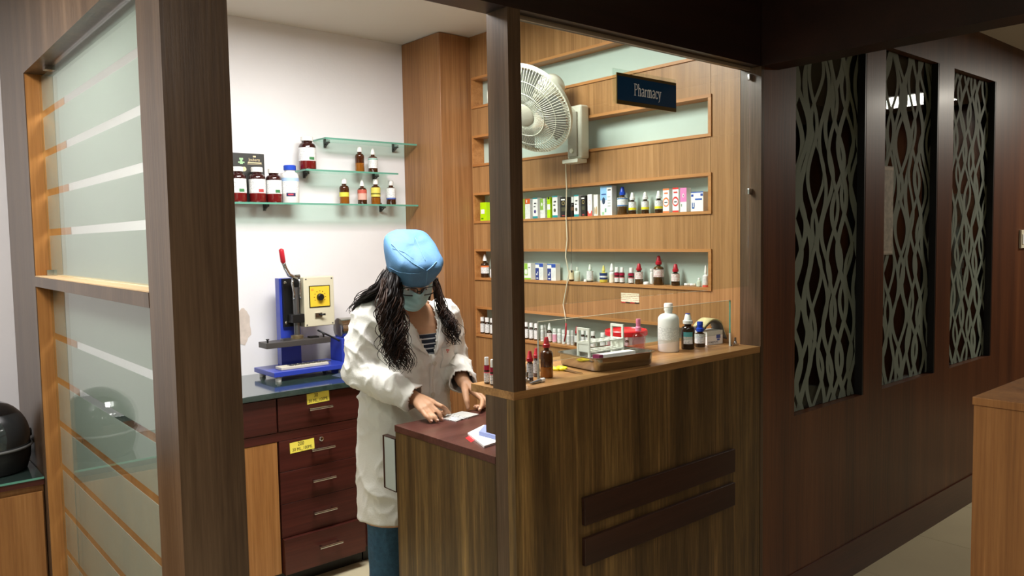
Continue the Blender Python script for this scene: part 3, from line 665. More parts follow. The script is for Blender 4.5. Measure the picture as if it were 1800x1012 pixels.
nb(1000, 1009, 463, 494, ZN4, 'small bottle with cream label and thin nozzle by the fan cord', mat('dark_amber', '33200f'), WHITEP, 'tip', [(.15, .98, P('e8d8b0'))], G4, capr=.3)
nb(1009.5, 1020, 470, 495, ZN4, 'unlabelled clear square-shouldered bottle beside the cream-labelled one', mat('milky_plastic', 'c9d4c0', rough=.3), mat('milky_cap', 'd6dccb', rough=.3), 'screw', None, G4, capr=.35)
nb(1031, 1043, 464, 495, ZN4, 'clear dropper bottle with white label and dark base', mat('milky_plastic', 'c9d4c0'), mat('milky_cap', 'd6dccb'), 'tip', [(.16, .92, LBL), (.0, .1, P('3a2a22'))], G4, bf=.68)
nb(1054, 1068, 467, 497, ZN4, 'yellow oil bottle with navy label and pointed yellow nozzle', mat('yellow_oil', 'd8cf5a', rough=.15), mat('yellow_nozzle', 'dccf6a', rough=.3), 'tip', [(.28, .86, P('22386c')), (.45, .6, LBL, 1)], G4, bf=.66, capr=.35)
nb(1071, 1080, 462, 496, ZN4, 'slim white dropper bottle left of the red-banded vials', WHITEP, WHITEP, 'tip', [(.05, .7, P('efe6d2'))], G4, capr=.75)
for a, b, lb in ((1080, 1089, 'left one of the touching pair'), (1089, 1098, 'right one of the touching pair'), (1104.5, 1115, 'standing alone with a flip cap')):
    nb(a, b, 469, 497, ZN4, 'small white-capped vial with crimson band, '+lb, mat('dark_amber', '33200f'), WHITEP, 'screw', [(.1, .55, LBL), (.72, .96, P('a3183a')), (.5, .58, P('e07080'), 1)], G4, bf=.68, capr=.72)
nb(1116, 1130.5, 463, 499, ZN4, 'amber dropper bottle with red cap beside the flat white lid', BROWNB, REDP, 'dropper', [(.38, .9, LBLR)], G4, capr=.6, bf=.66)
nb(1142.5, 1149, 472, 499, ZN4, 'narrow white tube behind the large red-capped bottle', WHITEP, WHITEP, 'can', None, G4, capr=.95, X=XS+.05, name='plastic_tube')
nb(1148.5, 1167, 449, 500, ZN4, 'largest brown bottle with torn red cap on the fourth niche', BROWNB, REDP, 'dropper', [(.4, .76, LBLR)], G4, liquid=(.36, mat('brown_liquid', '4a3010', rough=.1, coat=.5)))
nb(1180, 1195, 463, 501, ZN4, 'dark bottle with red cap standing alone on the fourth niche', mat('dark_amber', '33200f'), REDP, 'dropper', [(.32, .86, LBLR)], G4, capr=.62, bf=.64)
nb(1225, 1233, 488, 503, ZN4, 'tiny clear vial with white cap near the right niche end', mat('milky_plastic', 'c9d4c0'), WHITEP, 'screw', None, G4, name='glass_vial')
nb(1235, 1246, 465, 503, ZN4, 'white dropper bottle with red base at the right niche end', WHITEP, WHITEP, 'tip', [(.0, .14, P('e05a48')), (.2, .8, LBL)], G4)
def lid(x0, x1, y1, z, lb, r0=None):
    l, wdt, h = span(x0, x1, y1-5, y1, XN, z)
    t = thing('bottle_lid', lb, 'lid', l, 0, 'loose lids on the fourth niche'); r = wdt/2
    part(MB().lathe([(r, 0), (r, .008), (r*.85, .011), (r*.2, .011)], 18), 'shell', WHITEP, t, ang=40)
    part(MB().lathe([(r*1.03, .0005), (r*1.03, .003)], 18), 'rim', WHITEP, t, ang=40)
lid(1026, 1032, 496, ZN4, 'small white lid lying left of the clear dropper bottle')
lid(1131, 1142, 499, ZN4, 'flat white lid lying between two red-capped bottles')
for a, b, lb in ((1203, 1212, 'left one'), (1213, 1222, 'right one')):
    l, wdt, h = span(a, b, 496, 501, XN, ZN4)
    t = thing('small_tube', 'tiny white tube lying on the fourth niche shelf, '+lb, 'tube', l, .3, 'tiny lying tubes')
    M = Matrix.Translation((0, 0, .006)) @ Matrix.Rotation(PI/2, 4, 'X')
    part(MB().lathe([(.003, -.011), (.0055, -.01), (.0055, .008)], 12, M), 'body', WHITEP, t, True)
    part(MB().lathe([(.0058, .008), (.0058, .012), (.003, .013)], 12, M), 'cap', mat('beige_cap', 'd8ccb8'), t, True)
# lowest niche
def n5(a, b, y0, y1, lb, cap=WHITEP, body=None, kind='screw', labs=None, X=None):
    nb(a, b, y0, y1, ZN5, lb, body or mat('dark_amber', '33200f'), cap, kind, labs or [(.12, .82, LBL)], G5, X=X, **({'bf': .74, 'capr': .85} if kind == 'screw' else {'bf': .64, 'capr': .6}))
for a, b, lb in ((844, 852, 'leftmost'), (852, 861, 'middle'), (861, 869, 'nearest the slim post')): n5(a, b, 556, 585, 'white-capped vial on the lowest niche left of the post, '+lb+' of three')
for a, b, lb in ((921, 929.5, 'first'), (930, 938, 'second'), (938.5, 947, 'third')): n5(a, b, 566, 596, 'white-capped vial seen before the glass guard edge, '+lb+' from the slim post')
n5(950, 956, 570, 598, 'white-capped pale vial just right of the glass guard edge', body=WHITEP); n5(956, 961, 571, 599, 'pale vial hidden behind the white dropper bottle', body=WHITEP, X=XS+.05)
n5(961, 970.5, 566, 600, 'dark dropper bottle with pointed white cap on the lowest niche', kind='tip', labs=[(.1, .75, LBLR)])
n5(971, 979, 577, 602, 'white-capped vial with pink label on the lowest niche', body=WHITEP, labs=[(.12, .82, P('f0a8c0'))])
n5(979.5, 987, 577, 603, 'pale vial right of the pink-labelled vial', body=WHITEP); n5(987.5, 994, 578, 603, 'pale vial directly left of the red cord plug', body=WHITEP)
n5(996, 1002.5, 579, 604, 'pale vial directly right of the red cord plug', body=WHITEP); n5(1003, 1009, 579, 605, 'pale vial left of the red-capped vial on the lowest niche', body=WHITEP)
n5(1009.5, 1019, 573, 607, 'brown dropper bottle with red cap left of the test-tube rack', REDP, kind='dropper', labs=[(.3, .85, LBL)])
for a, b, lb in ((1021, 1028.5, 'left vial framed by the test-tube rack handle'), (1029, 1036.5, 'right vial framed by the test-tube rack handle'), (1038, 1047, 'vial just right of the rack handle'), (1055, 1065, 'left vial above the rack shelf'), (1066, 1075, 'right vial above the rack shelf'), (1089, 1097, 'vial seen through the second rack handle'), (1099, 1106, 'vial between rack and red lidded tub')):
    n5(a, b, 577+(a-1020)*.09, 606+(a-1020)*.09, 'white-capped brown '+lb)
# price card on the niche wall
a, b = atx(1092, 514, XS), atx(1124, 532, XS)
t = thing('paper_card', 'small cream notice card stuck between the fourth and fifth niche', 'card', (XS, (a.y+b.y)/2, b.z), world=True)
part(B(XS-.0015, XS-.0001, b.y, a.y, b.z, a.z), 'card', printed('card_print', 'efe3c4', 'b88a70', 130, .45), t)
for k in range(4):
    y0 = b.y+(a.y-b.y)*k/4; part(B(XS-.0018, XS-.0002, y0+.001, y0+(a.y-b.y)/4-.001, b.z-.004, b.z-.0003), 'colour_edge', P(['1f1f1f', 'c03030'][k % 2]), t)
# ------------------------------------------------------------------ bottles on the glass shelves
def wb(x0, x1, y0, y1, z, label, body, cap, kind, lab, liquid=None, Y=YW-.075, **kw):
    p = aty((x0+x1)/2, (y0+y1)/2, Y); dist = (p-O0).dot(CF)
    return bottle(kw.pop('name', 'medicine_bottle'), label, (p.x, Y, z+.0005), (y1-y0)*dist/FPX, (x1-x0)*dist/FPX/2, body, cap, kind, lab, kw.pop('group', 'bottles on the glass shelves'), liquid, rz=-.6, **kw)
def stamp(t, r, h, z0, z1, a0, a1, m):
    mb = MB(); n = 6; a0 += math.radians(-90); a1 += math.radians(-90)
    vs = []
    for k in range(n+1):
        a = a0+(a1-a0)*k/n; vs += [(r*1.02*math.cos(a), r*1.02*math.sin(a), z0*h), (r*1.02*math.cos(a), r*1.02*math.sin(a), z1*h)]
    mb.add(vs, [(2*k, 2*k+2, 2*k+3, 2*k+1) for k in range(n)]); part(mb, 'label_stamp', m, t, True)
GRN, RDS = P('3d7a4a'), P('b04040')
for x0, x1, y0, y1, z, lb, sm in ((404, 432.5, 292, 354, Z3, 'large dark red jar partly hidden by the partition post', GRN), (438, 466.5, 293, 354.5, Z3, 'large dark red jar with red stamp before the black carton', RDS), (468, 495, 295, 354.5, Z3, 'large dark red jar with green stamp beside the white jar', GRN), (525, 555, 236.5, 294, Z2, 'large dark red jar alone at the left end of the middle shelf', GRN)):
    t = wb(x0, x1, y0, y1, z, lb, DKRED, WHITEP, 'jar', [(.30, .76, LBL)], (.3, REDLIQ), name='syrup_jar')
    hB = t.children[0].dimensions.z if False else None
    p = aty((x0+x1)/2, (y0+y1)/2, YW-.07); dist = (p-O0).dot(CF); stamp(t, (x1-x0)*dist/FPX/2, (y1-y0)*dist/FPX*.87, .33, .43, .35, 1.0, sm)
t = wb(495, 525, 289, 355, Z3, 'white plastic jar with blue cap beside the red jars', WHITEP, BLUEP, 'jar', [(.28, .78, LBL), (.66, .76, P('a8c4e6'), 1)], name='tablet_jar')
p = aty(510, 320, YW-.07); dist = (p-O0).dot(CF); stamp(t, 30*dist/FPX/2, 66*dist/FPX*.87, .2, .3, -.3, .75, P('2a2550')); stamp(t, 30.2*dist/FPX/2, 66*dist/FPX*.87, .23, .27, -.1, .5, P('d04050'))
wb(624, 640, 256, 300, Z2, 'amber bottle without label on the middle shelf', AMBER, WHITEP, 'screw', None, (.45, AMBERL))
wb(647, 663.5, 259, 302, Z2, 'amber bottle with pale label and nozzle cap on the middle shelf', AMBER, WHITEP, 'tip', [(.25, .8, LBL), (.7, .78, P('8ab8a8'), 1)], bf=.74)
wb(596.5, 613.5, 312.5, 356.5, Z3, 'amber bottle with narrow yellow label on the lowest shelf', AMBER, WHITEP, 'screw', [(.36, .58, P('d8d24a'))], (.35, AMBERL))
wb(628.5, 644.5, 314, 357, Z3, 'amber bottle with pink-red label and nozzle cap', AMBER, WHITEP, 'tip', [(.25, .72, P('d8a898')), (.6, .8, P('c05a4a'), 1)], bf=.74)
wb(652, 668.5, 313, 357, Z3, 'amber bottle with broad yellow label on the lowest shelf', AMBER, WHITEP, 'screw', [(.38, .84, P('dccf60')), (.5, .56, P('6a6420'), 1)], (.34, AMBERL))
wb(679, 695.5, 315.5, 357.5, Z3, 'amber bottle with white and blue label near the column', AMBER, mat('cloudy_cap', 'd8d8d4', rough=.3), 'screw', [(.3, .86, LBL), (.28, .36, P('4a62a8'), 1)])
a, b = aty(408, 268, YW-.02), aty(466, 351, YW-.02)
t = thing('black_carton', 'tall black carton with green crest and gold lettering behind the jars', 'box', ((a.x+b.x)/2, YW-.03, Z3+.0005), world=True)
part(B(a.x, b.x, YW-.026, YW-.004, Z3+.0005, a.z), 'carton_body', mat('black_card', '3b3b39', rough=.4), t)
cx = aty(424, 282, YW-.026); mb = MB()
for dx, dz, w_, h_ in ((0, .008, .018, .008), (0, 0, .010, .012), (0, -.008, .030, .006), (0, -.013, .014, .006)): mb.box(cx.x+dx-w_/2, cx.x+dx+w_/2, YW-.0266, YW-.0261, cx.z+dz-h_/2, cx.z+dz+h_/2)
part(mb, 'green_crest', P('a8d0a0'), t)
GL = mat('gold_letters', 'd9c8a0', rough=.4)
cx = aty(447, 281, YW-.026)
put_text('Jouberts', .019, GL, 'gold_lettering', t, frame((cx.x, YW-.0268, cx.z), (1, 0, 0), (0, 0, 1)), sx=.85)
part(MB().box(cx.x-.032, cx.x+.034, YW-.0266, YW-.0261, cx.z-.0165, cx.z-.011).box(cx.x-.034, cx.x+.036, YW-.0266, YW-.0261, cx.z-.021, cx.z-.0195).box(cx.x-.006, cx.x+.008, YW-.0266, YW-.0261, cx.z+.012, cx.z+.019), 'gold_bar', GL, t)
part(MB().lathe([(.0005, 0), (.011, .0006)], 18, Matrix.Translation((aty(429, 297, YW-.026).x, YW-.0262, aty(429, 297, YW-.026).z)) @ Matrix.Rotation(PI/2, 4, 'X')), 'round_seal', mat('cream_seal', 'd8cfa0'), t)
#__PART4__
# ================================================================== things on the counter ledge
GL_ = 'items on the service counter ledge'
def lb_(x0, x1, y0, y1, label, body, cap, kind, lab=None, liquid=None, z=LEDGE, **kw):
    p = atz((x0+x1)/2, y1-1.5, z); dist = (p-O0).dot(CF); r = (x1-x0)*dist/FPX/2
    p = p+Vector((CF.x, CF.y, 0)).normalized()*r*.8; dist += r*.8
    return bottle(kw.pop('name', 'medicine_bottle'), label, (p.x, p.y, z+.0005), (y1-y0)*dist/FPX*.985, r, body, cap, kind, lab, kw.pop('group', GL_), liquid, rz=-.7, **kw)
lb_(950.5, 973, 594, 666, 'large amber bottle with red cap on the ledge beside the tray', AMBER, REDP, 'dropper', None, (.36, AMBERL), bf=.74, capr=.5)
CLAMB = mat('grey_banded_bottle', '5a4a48', rough=.12, coat=.4)
lb_(926, 938, 618, 672, 'red-capped bottle with silver label closest to the slim post', CLAMB, REDP, 'dropper', [(.2, .86, printed('silver_label', 'c9ccd0', '7c828a', 200, .5))], capr=.85, bf=.66)
lb_(938, 949, 613, 664, 'red-capped bottle with silver label touching the glass guard edge', CLAMB, REDP, 'dropper', [(.2, .86, MATS['silver_label'])], capr=.85, bf=.66)
for a, b, y0, y1, lb in ((851, 861, 629, 676, 'left'), (861.5, 872, 633, 679, 'right')):
    lb_(a, b, y0, y1, 'white-capped crimson-banded bottle behind the slim post, '+lb+' one of two', mat('dark_amber', '33200f'), WHITEP, 'screw', [(.08, .6, LBL), (.74, .98, P('a3183a')), (.58, .64, P('e07080'), 1)], bf=.7, capr=.75)
lb_(1159.5, 1197, 535, 621, 'tall white plastic bottle with plain print near the ledge end', WHITEP, mat('milk_cap', 'e4e2da', rough=.4), 'can', [(.3, .62, LB2)], name='white_bottle')
t = lb_(1199.5, 1223, 553, 616, 'dark brown bottle with blue and white cap and teal label', mat('near_black_glass', '22150e', rough=.08, coat=.5), WHITEP, 'dropper', None, bf=.72, capr=.62)
p = atz(1211, 614.5, LEDGE); dist = (p-O0).dot(CF)+.01; rB = 23.5*dist/FPX/2; hB = 63*dist/FPX*.72
stamp(t, rB, hB, .22, .55, -.9, .5, LBL); stamp(t, rB*1.004, hB, .5, .68, -.9, .5, P('5ab0b8'))
part(MB().lathe([(rB*.40, hB*1.37), (rB*.36, hB*1.385), (rB*.1, hB*1.39)], 14), 'cap_tip', BLUEP, t, True)
lb_(1223, 1241.5, 567, 612, 'small brown bottle with ribbed blue cap beside the white carton', mat('dark_amber', '33200f'), BLUEP, 'spray', [(.25, .85, LBL)], bf=.62, capr=.62)
# pink spray bottle (stands in the tray end)
lb_(1113, 1134.5, 562, 626, 'small clear spray bottle with pink pump top behind the tray', PINKCL, PINKP, 'spray', None, name='spray_bottle', bf=.66, capr=.42)
# red lidded tub
p = atz(1140, 616, LEDGE); p = p+Vector((CF.x, CF.y, 0))*.075; p.y = min(p.y, 1.79); p = Vector((2.135, 1.862, LEDGE-.0))
tb = thing('lidded_tub', 'clear round tub with bright red lid behind the white bottle', 'tub', (p.x, p.y, LEDGE+.0005), group=GL_)
part(MB().lathe([(.062, 0), (.066, .002), (.071, .062), (.071, .064)], 28), 'tub', PINKCL, tb, ang=40)
part(MB().lathe([(.0745, .058), (.0765, .060), (.0765, .074), (.073, .078), (.070, .074), (.02, .073)], 28), 'lid', REDB, tb, ang=40)
# white carton with rolled strap on top
a = atz(1243, 607, LEDGE); b = atz(1272, 607, LEDGE)
bx = thing('white_carton', 'small white carton with blue logo at the right ledge end', 'box', (a.x+.05, a.y+.02, LEDGE), world=True)
c0 = Vector((a.x, a.y, LEDGE+.0005)); M = frame(c0, (1, -.12, 0), (.12, 1, 0))
part(MB().box(0, .085, 0, .06, 0, .052, M), 'carton_body', PLAINW, bx)
part(MB().box(.05, .072, -.0006, -.0001, .022, .036, M).box(.054, .068, -.0006, -.0001, .014, .020, M), 'blue_logo', P('4a62b0'), bx)
part(MB().box(.004, .06, -.0006, -.0001, .004, .014, M), 'dark_print', printed('dark_speckle', 'd8d8d8', '303030', 160, .48), bx)
rl = thing('folded_cuff', 'cream and grey folded padded cuff lying on the white carton', 'cuff', (a.x+.05, a.y+.03, LEDGE+.053), world=True)
for off, mt_, nm in ((0, mat('grey_felt', '6a6864', rough=.9), 'lining'), (.006, mat('cream_fabric', 'ddcf9a', rough=.9, noise=.15, nscale=60), 'cover')):
    pts = []
    for k in range(17):
        q = k/16; pts.append((-.012+.125*q, .0535+.012+off+.026*math.sin(PI*min(1, q*1.15))-(.05*max(0, q-.78)/.22 if q > .78 else 0)))
    vs = []
    for (x, z) in pts:
        for y_ in (.002, .058): vs += [M @ Vector((x, y_, z)), M @ Vector((x, y_, z-.006))]
    fs = []
    for k in range(16):
        i = 4*k; j = i+4
        fs += [(i, i+2, j+2, j), (i+1, j+1, j+3, i+3), (i, j, j+1, i+1), (i+2, i+3, j+3, j+2)]
    fs += [(0, 1, 3, 2), (64, 66, 67, 65)]
    part(MB().add(vs, fs), nm, mt_, rl, True)
part(MB().tube([M @ Vector((.0+.028*math.cos(t_), .03, .0535+.012+.010*math.sin(t_))) for t_ in [i*PI/6 for i in range(12)]], .004, 6), 'inner_roll', mat('grey_felt', '6a6864'), rl, True)
# steel tray with rack
tr = thing('steel_tray', 'rectangular stainless steel tray standing on the ledge', 'tray', (1.80, 1.70, LEDGE), world=True)
# corner directions measured on the ledge: near corner, right corner, left corner
pN = atz(1052, 655, LEDGE+.0); pR = atz(1150, 641, LEDGE); pL = atz(976, 637, LEDGE)
ex = (pR-pN); ex.z = 0; LX = ex.length; ex.normalize(); ey = Vector((-ex.y, ex.x, 0)); LY = .20
tc_ = pN+ex*(LX/2)+ey*(LY/2); TM = frame(Vector((tc_.x, tc_.y, LEDGE+.0005)), ex, ey)
def rrect(w_, d_, r_, z_, n=6):
    out = []
    for cx_, cy_, a0 in ((w_/2-r_, d_/2-r_, 0), (-w_/2+r_, d_/2-r_, 90), (-w_/2+r_, -d_/2+r_, 180), (w_/2-r_, -d_/2+r_, 270)):
        for k in range(n+1):
            an = math.radians(a0+90*k/n); out.append(TM @ Vector((cx_+r_*math.cos(an), cy_+r_*math.sin(an), z_)))
    return out
LX += .02; TH = .042
part(MB().loft([rrect(LX-.02, LY-.02, .02, 0), rrect(LX-.008, LY-.008, .026, .005), rrect(LX, LY, .03, TH-.003), rrect(LX+.012, LY+.012, .034, TH), rrect(LX+.012, LY+.012, .034, TH+.0015), rrect(LX-.002, LY-.002, .029, TH+.0012), rrect(LX-.01, LY-.01, .026, .006), rrect(LX-.024, LY-.024, .02, .0015)]), 'pan', STEEL, tr, ang=50)
rk = thing('test_tube_rack', 'white plastic test-tube rack with two handles standing in the tray', 'rack', TM @ Vector((0, 0, .003)), world=True)
RM = TM @ Matrix.Translation((-.005, .02, .0025)) @ Matrix.Rotation(.10, 4, 'Z')
RK = mat('rack_plastic', 'e6e5da', rough=.4); RL, RD = .15, .055
for nm, z_ in (('shelf_plate', .075), ('shelf_plate', .045), ('base_plate', .004)):
    mb = MB(); nn = 5
    for iy in range(3): mb.box(-RL/2, RL/2, -RD/2+iy*(RD-.008)/2, -RD/2+iy*(RD-.008)/2+.008, z_-.002, z_+.002, RM)
    for ix in range(nn+1): mb.box(-RL/2+ix*(RL-.006)/nn, -RL/2+ix*(RL-.006)/nn+.006, -RD/2, RD/2, z_-.0019, z_+.0019, RM)
    part(mb, nm, RK, rk)
for sx_ in (-1, 1):
    x_ = sx_*(RL/2+.003); mb = MB()
    for y_ in (-RD/2+.003, RD/2-.003): mb.box(x_-.0028, x_+.0028, y_-.0035, y_+.0035, 0, .122, RM)
    mb.box(x_-.0028, x_+.0028, -RD/2+.0065, RD/2-.0065, .114, .122, RM); mb.box(x_-.0028, x_+.0028, -RD/2+.0065, RD/2-.0065, .070, .078, RM)
    mb.box(x_-.0028, x_+.0028, -RD/2+.0065, RD/2-.0065, 0, .008, RM)
    part(mb, 'end_frame', RK, rk)
    part(MB().box(x_-.002, x_+.002, -RD/2+.007, RD/2-.007, .046, .0695, RM), 'end_web', RK, rk)
M2 = TM @ Matrix.Translation((-LX/2+.115, -LY/2+.045, .003)) @ Matrix.Rotation(.02, 4, 'Z')
t = thing('slim_carton', 'slim white carton with maroon end lying in the tray', 'box', M2 @ Vector((0, 0, 0)), world=True)
part(MB().box(-.062, .075, -.016, .016, .003, .044, M2), 'carton_body', PLAINW, t)
part(MB().box(-.078, -.0625, -.0158, .0158, .0032, .0438, M2), 'maroon_end', P('7a2a4a'), t)
M2 = TM @ Matrix.Translation((LX/2-.075, .068, .0085)) @ Matrix.Rotation(.1, 4, 'Z')
t = thing('blister_strip', 'pale printed strip lying at the front of the tray', 'strip', M2 @ Vector((0, 0, 0)), world=True)
part(MB().box(-.05, .05, -.014, .014, -.004, -.002, M2), 'foil', printed('strip_print', 'd9d9d0', '8a8a88', 150, .5, 'X'), t)
for k in range(6): part(MB().lathe([(.006, 0), (.005, .003), (.002, .004)], 10, M2 @ Matrix.Translation((-.042+.0168*k, 0, -.002))), 'blister', RK, t, True)
# scissors
p = atz(993, 652, LEDGE); q = atz(1036, 661, LEDGE); r0 = atz(972, 641, LEDGE)
t = thing('scissors', 'scissors with yellow handles lying between amber bottle and tray', 'scissors', (p.x, p.y, LEDGE), world=True)
d = (q-p); d.z = 0; dn = d.normalized(); sd = Vector((-dn.y, dn.x, 0)); zz = Vector((0, 0, LEDGE+.003))
p.z = 0; 
for k, s_ in ((0, .004), (1, -.004)):
    b0 = p+zz+sd*s_*.6+Vector((0, 0, .0018*k)); e0 = p+dn*.085+zz+sd*s_*.2+Vector((0, 0, .0018*k))
    part(MB().add([b0+sd*.005, b0-sd*.005, e0-sd*.001, e0+sd*.001, b0+sd*.005+Vector((0, 0, .0014)), b0-sd*.005+Vector((0, 0, .0014)), e0-sd*.001+Vector((0, 0, .0014)), e0+sd*.001+Vector((0, 0, .0014))], [(0, 1, 2, 3), (4, 7, 6, 5), (0, 4, 5, 1), (1, 5, 6, 2), (2, 6, 7, 3), (3, 7, 4, 0)]), 'blade', STEEL, t)
    cc = p-dn*.032+sd*(.014 if k else -.013)+zz+Vector((0, 0, .002))
    loop = [cc+dn*.018*math.cos(a_)+sd*.010*math.sin(a_) for a_ in [i*2*PI/14 for i in range(14)]]
    rings_mb = MB(); rings_mb.tube(loop+[loop[0]], .0042, 7); rings_mb.tube([cc+dn*.014, p+zz+Vector((0, 0, .002))], .0048, 7)
    part(rings_mb, 'handle', YELP, t, True)
# white capped tube lying at the ledge edge
p = atz(956, 667, LEDGE+.006); q = atz(931, 674, LEDGE+.004); dq = (q-p).normalized()
t = thing('ointment_tube', 'crumpled silver tube with white cap lying at the ledge edge', 'tube', (p.x, p.y, LEDGE), world=True)
part(MB().tube([p, p+dq*.016], .0062, 10), 'cap', WHITEP, t, ang=40)
part(MB().tube([p+dq*.0165, p+dq*.03, p+dq*.05, p+dq*.062], [.006, .0052, .0038, .002], 10), 'body', mat('foil', 'b8bcbe', rough=.3, metal=.8), t, ang=40)
# ================================================================== papers on the work counter
ZT = .892
def flat(name, label, cat, pts, z0, th, mt, sub=None):
    t = thing(name, label, cat, (sum(p[0] for p in pts)/len(pts), sum(p[1] for p in pts)/len(pts), z0), world=True)
    n = len(pts); v = [(x, y, z0) for x, y in pts]+[(x, y, z0+th) for x, y in pts]
    o = part(MB().add(v, [tuple(range(n-1, -1, -1)), tuple(range(n, 2*n))]+[(k, (k+1) % n, n+(k+1) % n, n+k) for k in range(n)]), sub or 'sheet', mt, t)
    return t
def zp(px_, z): return [tuple(atz(x, y, z)[:2]) for x, y in px_]
flat('paper_sheets', 'loose white papers lying at the front of the work counter', 'paper', zp([(822, 762), (850, 748), (880, 752), (878, 776), (851, 785)], ZT+.004), ZT+.0006, .006, PLAINW)
flat('red_booklet', 'red booklet corner under the white papers', 'booklet', zp([(818, 769), (826, 765), (836, 772), (828, 777)], ZT+.001), ZT+.0002, .0003, REDB, 'cover')
t = flat('blue_case', 'pale blue flat case lying on the white papers by the post', 'case', zp([(842, 762), (852, 750), (880, 756), (880, 772)], ZT+.012), ZT+.0068, .012, mat('blue_vinyl', '8b98cc', rough=.4), 'case_body')
# dispensing leaflet under the woman's hands
t = flat('tablet_pack', 'small printed tablet pack on the reddish work counter under the hands', 'pack', zp([(772, 734), (790, 727), (822, 733), (802, 740)], ZT+.003), ZT+.0004, .003, printed('pack_print', 'dcdcd8', '4a4a48', 75, .46, 'Y', 120), 'pack_front')
flat('folded_leaflet', 'pale folded leaflet beside the tablet pack under the left hand', 'leaflet', zp([(794, 727), (812, 722), (842, 727), (822, 733)], ZT+.005), ZT+.0004, .004, mat('grey_foil_card', 'c4c4bf', rough=.35), 'leaflet_sheet')
# ================================================================== hot press on the stone worktop
ZW = .869
hp = thing('hot_press', 'blue hand-lever hot press with cream control box on the stone worktop', 'machine', (1.62, 3.45, ZW), world=True)
YB0, YB1 = 3.335, 3.56
XB0, XB1 = 1.448, 1.825
part(B(XB0, XB1, YB0, YB1, ZW+.022, ZW+.044), 'base', BLUE, hp, bevel=.002)
for x_, y_ in ((XB0+.03, YB0+.025), (XB1-.03, YB0+.025), (XB0+.03, YB1-.025), (XB1-.03, YB1-.025)):
    part(MB().lathe([(.014, 0), (.014, .014), (.008, .016), (.008, .022)], 14, Matrix.Translation((x_, y_, ZW+.0004))), 'foot', WHITEP, hp, ang=40)
ct = aty(490, 488, 3.5); cx0, cx1 = ct.x, aty(531, 650, 3.5).x
ZP = aty(500, 489, 3.5).z
part(B(cx0, cx1, 3.50, 3.545, ZW+.0445, ZP), 'column', BLUE, hp, bevel=.0015)
zb0 = aty(500, 575, 3.48).z
bp_ = part(B(cx0+.012, cx1+.012, 3.485, 3.4995, zb0, ZP-.001), 'slide_plate', BLACK, hp)
for x_ in (cx0+.022, cx1+.003):
    for z_ in (zb0+.02, ZP-.02): part(MB().lathe([(.007, 0), (.007, .003), (.003, .005)], 12, Matrix.Translation((x_, 3.485, z_)) @ Matrix.Rotation(PI/2, 4, 'X')), 'bolt', STEEL, bp_, ang=40)
xr = aty(521, 530, 3.45).x; zr1 = aty(521, 505, 3.45).z; zr0 = aty(521, 590, 3.45).z
part(MB().tube([(xr, 3.455, zr0-.02), (xr, 3.455, zr1)], .0145, 14), 'ram_rod', IRON, hp, ang=50)
zc = aty(521, 560, 3.45).z
part(B(xr-.03, xr+.03, 3.43, 3.4845, zc-.018, zc+.022), 'guide_block', BLACK, hp, bevel=.002)
zt = aty(521, 478, 3.45).z
for s_ in (-1, 1):
    part(MB().tube([(xr+s_*.012, 3.45, zr1+.05), (xr+s_*.02, 3.445, zr1+.02), (xr+s_*.014, 3.44, zr1-.03), (xr+s_*.018, 3.44, zr1-.055)], .0055, 8), 'toggle_link', CHROME, hp, True)
part(MB().tube([(xr-.018, 3.445, zr1+.052), (xr+.018, 3.445, zr1+.052)], .009, 12), 'pivot_pin', CHROME, hp, ang=50)
l0 = aty(508, 483, 3.43); l1 = aty(501, 470, 3.42); l2 = aty(498, 462, 3.41); l3 = aty(494, 437, 3.40)
part(MB().tube([(xr, 3.44, zr1+.045), l0, l1, l2], .0095, 10), 'lever', CHROME, hp, True)
part(MB().tube([l2, l2+(l3-l2)*.08, l2+(l3-l2)*.92, l3], [.0085, .0115, .0115, .005], 12), 'lever_grip', REDP, hp, True)
q0, q1 = aty(533, 486, 3.44), aty(589, 571, 3.44)
zq0, zq1 = aty(560, 573, 3.44).z, aty(560, 486, 3.44).z
cb_ = part(B(q0.x, q1.x, 3.44, 3.515, zq0, zq1), 'control_box', CREAM, hp, bevel=.004)
k0, k1 = aty(544, 503, 3.44), aty(579, 537, 3.44)
zk0, zk1 = aty(561, 538, 3.44).z, aty(561, 503, 3.44).z
part(B(k0.x-.004, k1.x+.004, 3.437, 3.4398, zk0-.004, zk1+.004), 'dial_frame', BLACK, cb_)
part(B(k0.x, k1.x, 3.4362, 3.4369, zk0, zk1), 'dial_face', mat('dial_yellow', 'e8c43a', rough=.3), cb_)
kc = ((k0.x+k1.x)/2, (zk0+zk1)/2-.003)
for k in range(9):
    a_ = math.radians(-30+240*k/8); part(MB().box(-.0025, .0025, -.0015, .0015, 0, .0005, frame((kc[0]+.029*math.cos(a_), 3.4361, kc[1]+.029*math.sin(a_)), (1, 0, 0), (0, 0, 1))), 'dial_mark', P('7a3a10'), cb_)
part(MB().lathe([(.017, 0), (.016, .014), (.013, .017), (.003, .017)], 18, Matrix.Translation((kc[0], 3.436, kc[1])) @ Matrix.Rotation(PI/2, 4, 'X')), 'dial_knob', BLACK, cb_, ang=40)
part(B(k0.x+.006, k0.x+.018, 3.4345, 3.4361, zk1-.018, zk1-.008), 'pilot_light', mat('neon_lamp', 'ff6020', emit='ff5a1a', es=3), cb_)
sw = aty(560, 553, 3.44)
part(B(sw.x-.02, sw.x+.016, 3.432, 3.4395, sw.z-.010, sw.z+.010), 'switch_plate', STEEL, cb_)
part(MB().tube([(sw.x+.002, 3.426, sw.z+.001), (sw.x+.026, 3.42, sw.z+.002)], [.004, .005], 8), 'toggle_switch', BLACK, cb_, True)
